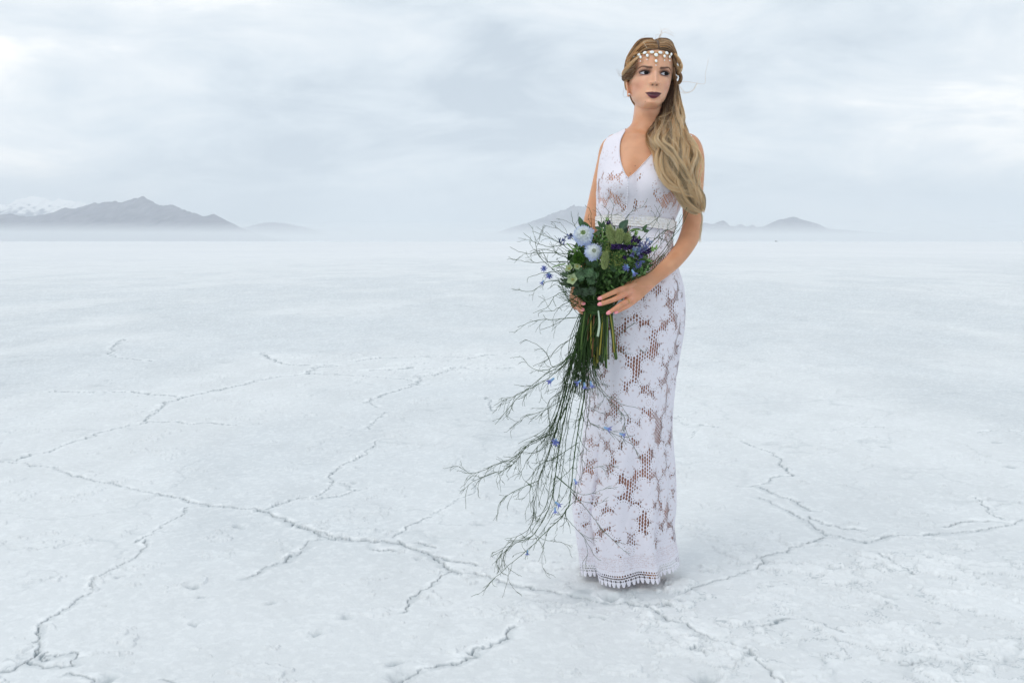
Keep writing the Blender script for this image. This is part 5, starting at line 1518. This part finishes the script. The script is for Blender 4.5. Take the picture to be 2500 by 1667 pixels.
# dark small foliage in depth
def leaf(mb, c, d_, n_, L_, W_, col, fold=.25, bend=.3, nu=6, tipc=None, wav=0.0):
    """leaf blade from c along d_, facing n_"""
    d_ = d_ / np.linalg.norm(d_); n_ = n_ - d_ * (n_ @ d_); n_ /= np.linalg.norm(n_) + 1e-9; s_ = np.cross(d_, n_)
    u = np.linspace(0, 1, nu + 1); w_ = W_ * np.sin(np.pi * u ** .8) ** .9 * (1 - .0 * u); w_[0] = W_ * .06; w_[-1] = 0.0
    V = []
    for k, (uu, ww) in enumerate(zip(u, w_)):
        ctr = c + d_ * L_ * uu - n_ * bend * L_ * uu ** 2
        ed = n_ * (fold * ww + wav * W_ * math.sin(k * 2.4))
        V += [ctr - s_ * ww + ed, ctr, ctr + s_ * ww + ed]
    Fq = []
    for k in range(nu):
        a = k * 3; Fq += [(a, a + 1, a + 4, a + 3), (a + 1, a + 2, a + 5, a + 4)]
    C = np.array([col] * len(V)) * np.tile([.92, 1.25, .92], nu + 1)[:, None]
    if tipc is not None:
        C = C * (1 - np.repeat(u, 3)[:, None]) + np.array(tipc) * np.repeat(u, 3)[:, None]
    mb.add(V, Fq, C)
fo = MB()
for _ in range(2600):
    th, r_ = rng.uniform(0, 2 * np.pi), math.sqrt(rng.uniform(0, 1))
    x_ = 830 + math.cos(th) * r_ * 330; y_ = 500 + math.sin(th) * r_ * 290
    if x_ > 1010 and y_ > 560 + (1150 - x_) * .6: continue
    if y_ > 690 and abs(x_ - 780) > 160: continue
    dd = rng.uniform(-.045, .055)
    c = P(*c3_(x_, y_, dd)); d_ = rng.normal(0, 1, 3); n_ = np.array((0, -1., 0)) + rng.normal(0, .6, 3)
    leaf(fo, c, d_, n_, rng.uniform(.010, .022), rng.uniform(.002, .006), (GR1 if rng.random() < .45 else GR2) * rng.uniform(.6, 1.9), nu=3)
for _ in range(1500):
    x_ = rng.uniform(560, 1120); y_ = rng.uniform(560, 850); lim_l = 560 + (y_ - 560) * .35; lim_r = 1130 - (y_ - 560) * .85
    if not lim_l < x_ < lim_r: continue
    c = P(*c3_(x_, y_, rng.uniform(-.035, .03))); k_ = (x_ - 750) / 400
    leaf(fo, c, np.array((k_ * 2 + rng.normal(0, .5), rng.normal(0, .3), 1.0)), np.array((0, -1., 0)) + rng.normal(0, .6, 3), rng.uniform(.016, .034), rng.uniform(.0008, .0022), GR1 * rng.uniform(.6, 1.9), nu=3)
fo.build('foliage_filling', leaf_m, bouquet)['kind'] = 'stuff'

def one_leaf(x, y, x2, y2, W_, col, d_=-.05, bend=.25, name='leaf', wav=0.0, face=(0, -1, .3), d2=None):
    mb = MB(); c = P(*c3_(x, y, d_)); e_ = P(*c3_(x2, y2, d_ if d2 is None else d2)); L_ = np.linalg.norm(e_ - c)
    leaf(mb, c, e_ - c, np.array(face, float), L_, W_, np.array(col), bend=bend, nu=12, wav=wav); return mb.build(name, leaf_m, bouquet)
one_leaf(605, 190, 690, 175, .016, (.035, .10, .030), -.03, face=(.2, -1, .6)); one_leaf(620, 190, 595, 95, .008, (.04, .10, .04), -.03)
one_leaf(930, 210, 1000, 120, .012, (.028, .075, .042), -.05, .15, face=(-.3, -1, .2)); one_leaf(960, 240, 985, 170, .010, (.03, .08, .045), -.045)
for x, y, x2, y2, w_ in ((780, 190, 750, 130, .004), (790, 190, 800, 130, .004), (800, 200, 840, 150, .004), (780, 210, 720, 180, .004), (790, 215, 850, 200, .0045), (770, 230, 720, 240, .0045), (1120, 220, 1160, 160, .004), (1130, 225, 1180, 210, .004),
                         (1010, 220, 1100, 190, .003), (640, 330, 560, 330, .007), (650, 350, 640, 400, .009), (700, 480, 640, 470, .009), (740, 470, 700, 520, .010), (850, 500, 900, 560, .007)):
    one_leaf(x, y, x2, y2, w_ * 1.3, (.035, .085, .030), -.065, .2)
# grey green broad leaves at the lower left
GG = np.array((.11, .21, .10))
for x, y, x2, y2, w_, k in ((640, 590, 560, 500, .012, 1.2), (640, 600, 710, 520, .016, 1.3), (660, 610, 760, 560, .016, 1.1), (650, 620, 740, 640, .015, .9), (630, 610, 550, 560, .013, 1.1), (600, 640, 500, 570, .010, .7), (600, 660, 430, 640, .012, .45),
                            (590, 680, 440, 600, .010, .4), (620, 700, 530, 740, .014, .38), (680, 680, 720, 760, .014, .4), (650, 690, 620, 770, .015, .45), (600, 640, 620, 560, .011, 1.3), (520, 600, 430, 560, .008, .5), (560, 650, 470, 680, .010, .5)):
    one_leaf(x, y, x2, y2, w_, GG * k * .8, -.07 + rng.uniform(-.015, .01), .3, wav=.45, face=(rng.uniform(-.4, .2), -1, .5))

# flowers
def frame(n_, up=(0, 0, 1.)):
    n_ = np.array(n_, float); n_ /= np.linalg.norm(n_); up = np.array(up) + (.013, .007, 0); a = np.cross(up, n_); a /= np.linalg.norm(a); b = np.cross(n_, a); return a, b, n_
def scabiosa(x, y, R_, n_, green, dd=-.10):
    c = P(*c3_(x, y, dd)); a, b, n_ = frame(n_)
    mb = MB()
    for ring, (cnt, r0, r1, lift, w_) in enumerate(((13, .35, 1.0, -.05, .30), (13, .32, .84, .14, .24), (14, .28, .64, .28, .17), (14, .22, .44, .38, .11))):
        for q in range(cnt):
            th = (q + .5 * (ring % 2)) / cnt * 2 * np.pi + rng.normal(0, .05)
            rad = a * math.cos(th) + b * math.sin(th); tg = -a * math.sin(th) + b * math.cos(th)
            L_ = R_ * (r1 - r0) * rng.uniform(.78, 1.18)
            nu, nv = 7, 7
            V = []; C = []
            for i in range(nu):
                u = i / (nu - 1)
                for j in range(nv):
                    v = j / (nv - 1) * 2 - 1
                    wd = R_ * w_ * (.35 + .75 * u) * (1 if u < .95 else 1)
                    lob = (1 + .16 * math.cos(v * 7.5 + q)) if u > .8 else 1
                    ruff = .09 * math.sin(v * 8 + q * 1.7) * u ** 2 * R_
                    p = c + rad * (R_ * r0 + L_ * u * lob * (1 - .22 * v * v * u)) + tg * v * wd + n_ * (R_ * (lift - .28 * u * u * (1 - ring * .2)) + ruff)
                    V.append(p)
                    k = min(1, u * (1.15 - ring * .22)); wht = np.array((.74, .80, .80)); blu = np.array((.40, .48, .74))
                    C.append(wht * (1 - k ** 2.6) + blu * k ** 2.6 * rng.uniform(.95, 1.1))
            i, j = np.meshgrid(np.arange(nu - 1), np.arange(nv - 1), indexing='ij'); aa = i * nv + j
            mb.add(V, np.stack([aa, aa + nv, aa + nv + 1, aa + 1], -1).reshape(-1, 4), np.array(C))
    fl_ = mb.build('scabiosa_flower', petal_m, bouquet)
    cm = MB()
    rc = R_ * .30
    for q in range(90):
        r_ = rc * math.sqrt((q + .5) / 90); th = q * 2.39996
        cc2 = np.array((.26, .38, .16)) if green else np.array((.40, .46, .34))
        cm.ball(c + a * r_ * math.cos(th) + b * r_ * math.sin(th) + n_ * R_ * (.30 + .12 * (1 - (r_ / rc) ** 2)), R_ * .036, cc2 * rng.uniform(.6, 1.3), nu=6, nv=4)
    cm.ball(c + n_ * R_ * .2, np.array((rc, rc, rc * .55)), (.15, .22, .10), nu=14, nv=8, R=np.stack([a, b, n_], 1))
    cm.build('flower_centre', petal_m, fl_)
scabiosa(628, 245, .032, (-.15, -1, .45), True, -.095)
scabiosa(712, 388, .027, (.1, -1, .25), False, -.105)

def floret(mb, c, d_, L_, ctip=(.24, .27, .66), cbase=(.26, .48, .66), n=6, curl=.5):
    a, b, d_ = frame(d_, up=(.3, .9, .3))
    prof = [(0, .10), (.25, .13), (.5, .16), (.6, .20)]
    k = 12; V = []; C = []
    for s_, r_ in prof:
        for q in range(k):
            th = q / k * 2 * np.pi; V.append(c + d_ * L_ * s_ + (a * math.cos(th) + b * math.sin(th)) * r_ * L_)
            C.append(np.array(cbase) * (1 - s_) + np.array(ctip) * s_)
    i, j = np.meshgrid(np.arange(3), np.arange(k), indexing='ij'); aa = i * k + j; bb = i * k + (j + 1) % k
    mb.add(V, np.stack([aa, aa + k, bb + k, bb], -1).reshape(-1, 4), np.array(C))
    for q in range(n):
        th = q / n * 2 * np.pi + rng.normal(0, .08); rad = a * math.cos(th) + b * math.sin(th); tg = -a * math.sin(th) + b * math.cos(th)
        V = []; C = []; nu = 6
        for z in range(nu + 1):
            u = z / nu; w_ = .11 * L_ * math.sin(math.pi * (.25 + .75 * u)) ** .8 if u < 1 else 0
            ctr = c + d_ * L_ * (.58 + .42 * u - curl * .25 * u * u) + rad * L_ * (.18 + .34 * u ** 1.4 * (.6 + curl))
            V += [ctr - tg * w_, ctr - rad * .02 * L_, ctr + tg * w_]
            cl = np.array(ctip) * (1 - .25 * u); C += [cl, cl * .8, cl]
        Fq = []
        for z in range(nu): e_ = z * 3; Fq += [(e_, e_ + 1, e_ + 4, e_ + 3), (e_ + 1, e_ + 2, e_ + 5, e_ + 4)]
        mb.add(V, Fq, np.array(C))
def bellflower(pt, dirs, L_=.020, name='bellflower'):
    mb = MB(); c = P(*pt)
    for dx, dz, dy in dirs:
        d_ = np.array((dx, dy, dz), float); floret(mb, c - d_ / np.linalg.norm(d_) * L_ * .4, d_, L_ * rng.uniform(.9, 1.1))
    return mb.build(name, petal_m, bouquet)
for pt, dirs, L_ in (
    (c8_(612, 130, -.04), [(-.8, -.6, -.3)], .026), (c8_(790, 142, -.045), [(-.8, -.55, -.4)], .023), (c8_(830, 165, -.045), [(.05, -1, -.3)], .023), (c8_(874, 155, -.045), [(.25, -1, -.3)], .022),
    (c8_(978, 447, -.05), [(.9, -.25, -.4)], .024), (c8_(1078, 487, -.05), [(.9, -.3, -.3)], .021), (c8_(640, 535, -.05), [(-.6, .1, -.5), (-.3, -.9, -.4), (.2, -.3, -.9)], .022),
    (c8_(770, 795, -.05), [(.5, -.8, -.4)], .019), (c8_(652, 945, -.05), [(.75, -.6, -.4)], .023), (c8_(636, 985, -.05), [(.1, -1, -.3)], .019), (c8_(453, 1265, -.05), [(-.1, -1, -.3)], .017),
    (c3_(300, 530, -.03), [(-.5, .6, -.5), (-.4, -.7, -.6), (.5, .1, -.8)], .018), (c3_(345, 585, -.03), [(.5, -.5, -.6), (-.5, -.3, -.7), (.1, -.9, -.4)], .019), (c3_(288, 642, -.03), [(-.5, -.7, -.4)], .017),
    (c3_(990, 518, -.10), [(-.8, .1, -.5), (-.3, -.8, -.6)], .021), (c3_(1045, 562, -.10), [(.5, -.85, -.5)], .023)):
    bellflower(pt, dirs, L_)
# dark blue sea holly like cluster at the left, larkspur at the right
def cluster(name, pts, r_, cols, L_=.012):
    mb = MB()
    for (x, y, dd) in pts:
        d_ = rng.normal(0, 1, 3) + np.array((0, -1.2, 0)); c = P(*c3_(x + rng.normal(0, r_), y + rng.normal(0, r_), dd + rng.normal(0, .006)))
        k = rng.integers(len(cols)); floret(mb, c, d_, L_ * rng.uniform(.8, 1.2), cols[k], np.array(cols[k]) * .8, n=5, curl=.2)
    return mb.build(name, petal_m, bouquet)
cluster('sea_holly', [(440 + q * 9, 320 - q * 7, -.05) for q in range(12)], 12, [(.10, .13, .36), (.16, .20, .48), (.05, .08, .16)], .012)
cluster('larkspur', [(1050 + (q % 8) * 16, 380 - (q % 8) * 9 + (q // 8) * 14, -.085) for q in range(26)], 13, [(.24, .28, .54), (.32, .42, .62), (.16, .14, .36)], .015)
cluster('larkspur', [(1060 + (q % 5) * 14, 500 - (q % 5) * 8, -.08) for q in range(11)], 12, [(.18, .22, .5), (.12, .14, .34)], .012)
def spike(p0, p1, w_, cols, n=80, tip=(.20, .34, .09), tipf=.25):
    mb = MB(); a, b = P(*p0), P(*p1); d_ = (b - a) / np.linalg.norm(b - a)
    for _ in range(n):
        u = rng.uniform(0, 1); c = a + (b - a) * u; rr = w_ * math.sin(math.pi * (.15 + .8 * (1 - u) * .5 + .1))
        o = rng.normal(0, 1, 3); o -= d_ * (o @ d_); o /= np.linalg.norm(o)
        cl = np.array(tip) if u > 1 - tipf else np.array(cols[rng.integers(len(cols))])
        leaf(mb, c, o * .8 + d_ * .7, np.cross(o, d_), rr * rng.uniform(.8, 1.5), rr * .25, cl * rng.uniform(.7, 1.3), nu=3)
    return mb.build('speedwell_spike', petal_m, bouquet)
PUR = [(.040, .022, .10), (.08, .042, .17), (.022, .014, .055)]
spike(c3_(860, 190, -.07), c3_(822, 110, -.07), .007, PUR, 70, tipf=.35)
spike(c3_(1010, 350, -.10), c3_(870, 350, -.115), .010, PUR, 120, tipf=0)
spike(c3_(1000, 370, -.10), c3_(1100, 280, -.09), .010, PUR, 120, tipf=.12)
spike(c3_(1080, 430, -.09), c3_(1240, 350, -.08), .009, PUR, 110, tipf=.35)
spike(c3_(1030, 330, -.09), c3_(1070, 225, -.08), .008, PUR, 90, tipf=.4)
spike(c3_(950, 430, -.09), c3_(1020, 455, -.10), .006, PUR, 60, tipf=.5)
spike(c3_(960, 330, -.10), c3_(1065, 322, -.10), .006, [(.16, .28, .07), (.22, .36, .10)], 60)
# soft grass heads
def grass_head(p0, p1, w_, n=900):
    mb = MB(); a, b = P(*p0), P(*p1); ax = b - a; L_ = np.linalg.norm(ax); d_ = ax / L_
    mb.ball((a + b) / 2, np.array((w_ * .7, w_ * .7, L_ * .48)), (.20, .27, .10), nu=14, nv=10, R=np.stack([*frame(d_)[:2], d_], 1))
    u = rng.uniform(0, 1, n); o = rng.normal(0, 1, (n, 3)); o -= d_[None] * (o @ d_)[:, None]; o /= np.linalg.norm(o, axis=1, keepdims=True)
    base = a[None] + ax[None] * u[:, None] + o * (w_ * .6 * np.sin(np.pi * np.clip(u, .05, .95)) ** .6)[:, None]
    tipd = o + d_[None] * .9 + rng.normal(0, .2, (n, 3)); tipd /= np.linalg.norm(tipd, axis=1, keepdims=True)
    l = w_ * rng.uniform(.35, .85, n)
    PT = np.stack([base, base + tipd * l[:, None] * .55, base + tipd * l[:, None] + d_[None] * .001], 1)
    c = np.array((.34, .42, .17)) * rng.uniform(.6, 1.6, (n, 1)) + np.array((.10, .09, .06)) * rng.uniform(0, 1, (n, 1))
    mb.tubes(PT, np.broadcast_to([.00042, .0003, .0001], (n, 3)), c, 3)
    return mb.build('grass_head', petal_m, bouquet)
grass_head(c3_(880, 330, -.11), c3_(840, 180, -.11), .0125)
grass_head(c3_(925, 325, -.115), c3_(925, 215, -.115), .0145)
grass_head(c3_(800, 540, -.11), c3_(812, 400, -.11), .0115)
grass_head(c3_(985, 320, -.10), c3_(1000, 250, -.10), .010, 500)
# moss green pompon
mb = MB(); c = P(*c3_(590, 445, -.085)); n = 700
o = rng.normal(0, 1, (n, 3)); o /= np.linalg.norm(o, axis=1, keepdims=True)
PT = np.stack([c + o * .008, c + o * .013, c + o * (.016 + .003 * rng.uniform(0, 1, (n, 1)))], 1)
mb.tubes(PT, np.broadcast_to([.0008, .0007, .0003], (n, 3)), np.array((.07, .17, .022)) * rng.uniform(.5, 1.7, (n, 1)), 3); mb.ball(c, .012, (.03, .08, .015), nu=12, nv=8)
mb.build('green_pompon', petal_m, bouquet)
# tiny yellow green buds on fine stalks
for cx_, cy_, rx_, ry_, n in ((920, 460, 70, 65, 100), (830, 370, 40, 60, 60), (1000, 300, 40, 30, 20)):
    mb = MB()
    for _ in range(n):
        p = P(*c3_(cx_ + rng.normal(0, rx_ * .5), cy_ + rng.normal(0, ry_ * .5), rng.uniform(-.105, -.07)))
        mb.ball(p, rng.uniform(.0010, .0017), np.array((.30, .34, .10)) * rng.uniform(.6, 1.4), nu=6, nv=4)
        mb.tubes(np.array([[p, p + rng.normal(0, .003, 3) + (0, 0, -.006), P(*c3_(cx_, cy_ + ry_, -.06))]]), np.full((1, 3), .0003), [GR2 * 1.6], 3)
    mb.build('bud_spray', petal_m, bouquet)
# pale hellebores at the left
def hellebore(x, y, R_, n_):
    mb = MB(); c = P(*c3_(x, y, -.085)); a, b, n_ = frame(n_)
    for q in range(5):
        th = q / 5 * 2 * np.pi; rad = a * math.cos(th) + b * math.sin(th)
        leaf(mb, c, rad + n_ * .5, n_ - rad * .4, R_, R_ * .42, (.34, .44, .22), fold=.35, bend=-.15, nu=8, tipc=(.40, .48, .30))
    f_ = mb.build('hellebore', petal_m, bouquet)
    cm = MB()
    for q in range(24): cm.ball(c + n_ * .006 + rng.normal(0, .0022, 3), .0010, (.55, .50, .16), nu=5, nv=4)
    cm.build('stamens', petal_m, f_)
hellebore(545, 625, .022, (-.5, -1, .3)); hellebore(515, 535, .016, (-.6, -1, .6)); hellebore(575, 520, .014, (0, -1, .5))
# curled stalks above
for L_ in ([(1000, 235), (1030, 210), (1080, 208), (1120, 215)], [(780, 290), (790, 260), (785, 190)], [(770, 300), (800, 265), (850, 255)], [(490, 320), (540, 370), (560, 390)], [(370, 520), (430, 500), (480, 490)], [(745, 470), (740, 440), (728, 415)]):
    mb = MB(); q = spline([P(*c3_(x, y, -.105)) for x, y in L_], 14); mb.tube(q, .0016, (.14, .24, .07), k=6); mb.build('flower_stalk', twig_m, bouquet)

# stems below the binding
for q in range(120):
    u = rng.uniform(-1, 1); dd = rng.uniform(-.028, .022)
    x0, y0 = 750 + u * 112, 850 + rng.uniform(-10, 20)
    x1 = 750 + u * 95 + rng.normal(0, 12) + (60 if u > .75 else 0) - (55 if u < -.7 else 0); y1 = rng.uniform(1120, 1370) if abs(u) < .7 else rng.uniform(1150, 1300)
    kind = rng.random()
    if kind < .18 and abs(u) < .8: col_, r_ = np.array((.34, .30, .05)), .0023
    elif kind < .36: col_, r_ = np.array((.11, .19, .045)), .0020
    elif kind < .42: col_, r_ = np.array((.16, .075, .035)), .0022
    else: col_, r_ = np.array((.035, .07, .022)), .0017
    pts = spline([P(*c3_(x0 + u * 8, y0 - 90, dd * .8)), P(*c3_(x0, y0, dd)), P(*c3_((x0 + x1) / 2 + rng.normal(0, 4), (y0 + y1) / 2, dd * 1.1)), P(*c3_(x1, y1, dd * 1.2))], 12)
    mb = MB(); s_ = np.linspace(0, 1, 12)[:, None]
    mb.tube(pts, r_, col_ * (1 - .25 * s_) * (1 + .2 * np.sin(s_ * 20 + q)), k=7)
    mb.build('stem', twig_m, bouquet) if q < 26 else None
    if q >= 26:
        if q == 26: rest = MB()
        rest.tube(pts, r_, col_ * (1 - .25 * s_), k=6)
rest.build('stem_bundle', twig_m, bouquet)['kind'] = 'stuff'
# white cut end of a leek-like stem
mb = MB(); mb.tube(spline([P(*c3_(752, 880, -.045)), P(*c3_(762, 990, -.05)), P(*c3_(748, 1095, -.05))], 12), np.linspace(.0022, .0036, 12), (.42, .52, .40), k=8); mb.build('pale_stem', twig_m, bouquet)
# thin broom stems running from the binding into the trailing sprays
mb = MB()
for q in range(130):
    u = rng.uniform(-1, 1); dd = rng.uniform(-.03, .02)
    x0 = 745 + u * 115; x1 = 640 + u * 70 + rng.normal(0, 20); x2 = 640 + u * 130 + rng.normal(0, 40); y2 = rng.uniform(1300, 1620)
    g = spline([P(*c3_(x0, 840, dd)), P(*c3_((x0 + x1) / 2 - 10, 1000, dd)), P(*c3_(x1, 1200, dd)), P(*c3_(x2, y2, dd))], 16)
    branch(mb, g, .0012, .0005, 1, .5, .8, GR1)
mb.build('broom_stems', twig_m, bouquet)['kind'] = 'stuff'
# binding: twigs wound round the neck of the bouquet
mb = MB()
ctr0 = P(*c3_(745, 840, 0.0))
for q in range(46):
    zz = rng.uniform(-1, 1) * .021; tilt = rng.normal(0, .012); r_ = .0420 + .0035 * (1 - (zz / .024) ** 2) + rng.uniform(0, .002)
    th = np.linspace(0, 2 * np.pi, 40); ph = rng.uniform(0, 6)
    ring_ = ctr0 + np.stack([np.cos(th) * r_ * 1.02, np.sin(th) * r_ * .82, zz + tilt * np.cos(th + ph) * .5 + .001 * np.sin(3 * th + q)], 1)
    mb.tube(ring_, .0013, GR1 * rng.uniform(.6, 1.3), k=5, cap=False)
mb.ball(ctr0, np.array((.042, .032, .034)), GR1 * .5, nu=20, nv=12)
mb.build('binding', twig_m, bouquet)
# ------------------------------------------------------------ a vehicle far out on the flat
vm = material('far_vehicle_paint', color=(.10, .11, .13), rough=.4)
gm = material('far_vehicle_glass', color=(.03, .035, .04), rough=.1)
tm = material('far_vehicle_tyre', color=(.02, .02, .02), rough=.8)
VD = 1900.0
vx = (1895 - 1250) / F * VD
car = empty('car', (vx, VD, 0))
tag(car, 'tiny dark vehicle far out on the horizon below the right mountains', 'car')
def prism(name, prof, w_, mat, par, c=(0, 0, 0), bev=.06):
    import bmesh
    bm = bmesh.new(); V = [bm.verts.new((x + c[0], -w_ / 2 + c[1], z + c[2])) for x, z in prof]; f_ = bm.faces.new(V)
    r_ = bmesh.ops.extrude_face_region(bm, geom=[f_]); bmesh.ops.translate(bm, vec=(0, w_, 0), verts=[e for e in r_['geom'] if isinstance(e, bmesh.types.BMVert)])
    bmesh.ops.recalc_face_normals(bm, faces=bm.faces); bmesh.ops.bevel(bm, geom=bm.edges[:], offset=bev, segments=2, affect='EDGES')
    me = bpy.data.meshes.new(name); bm.to_mesh(me); bm.free(); me.materials.append(mat)
    o = bpy.data.objects.new(name, me); scene.collection.objects.link(o); o.parent = par; return o
prism('body', [(-2.3, .35), (2.3, .35), (2.35, .75), (2.1, 1.0), (1.2, 1.05), (-2.25, 1.08), (-2.35, .8)], 1.85, vm, car)
prism('cabin', [(-2.15, 1.05), (1.15, 1.03), (.55, 1.62), (-1.9, 1.68)], 1.6, gm, car)
for sx in (-1.45, 1.45):
    for sy in (-.85, .85):
        mb = MB(); an = np.linspace(0, 2 * np.pi, 21); 
        ring_ = np.array([(vx + sx + .30 * math.cos(a_), VD + sy, .38 + .30 * math.sin(a_)) for a_ in an]); mb.tube(ring_, .11, (1, 1, 1), k=6, cap=False); mb.ball((vx + sx, VD + sy, .38), np.array((.22, .07, .22)), nu=10, nv=6)
        mb.build('wheel', tm, car)
for ob in scene.objects:
    if '_org' in ob: del ob['_org']
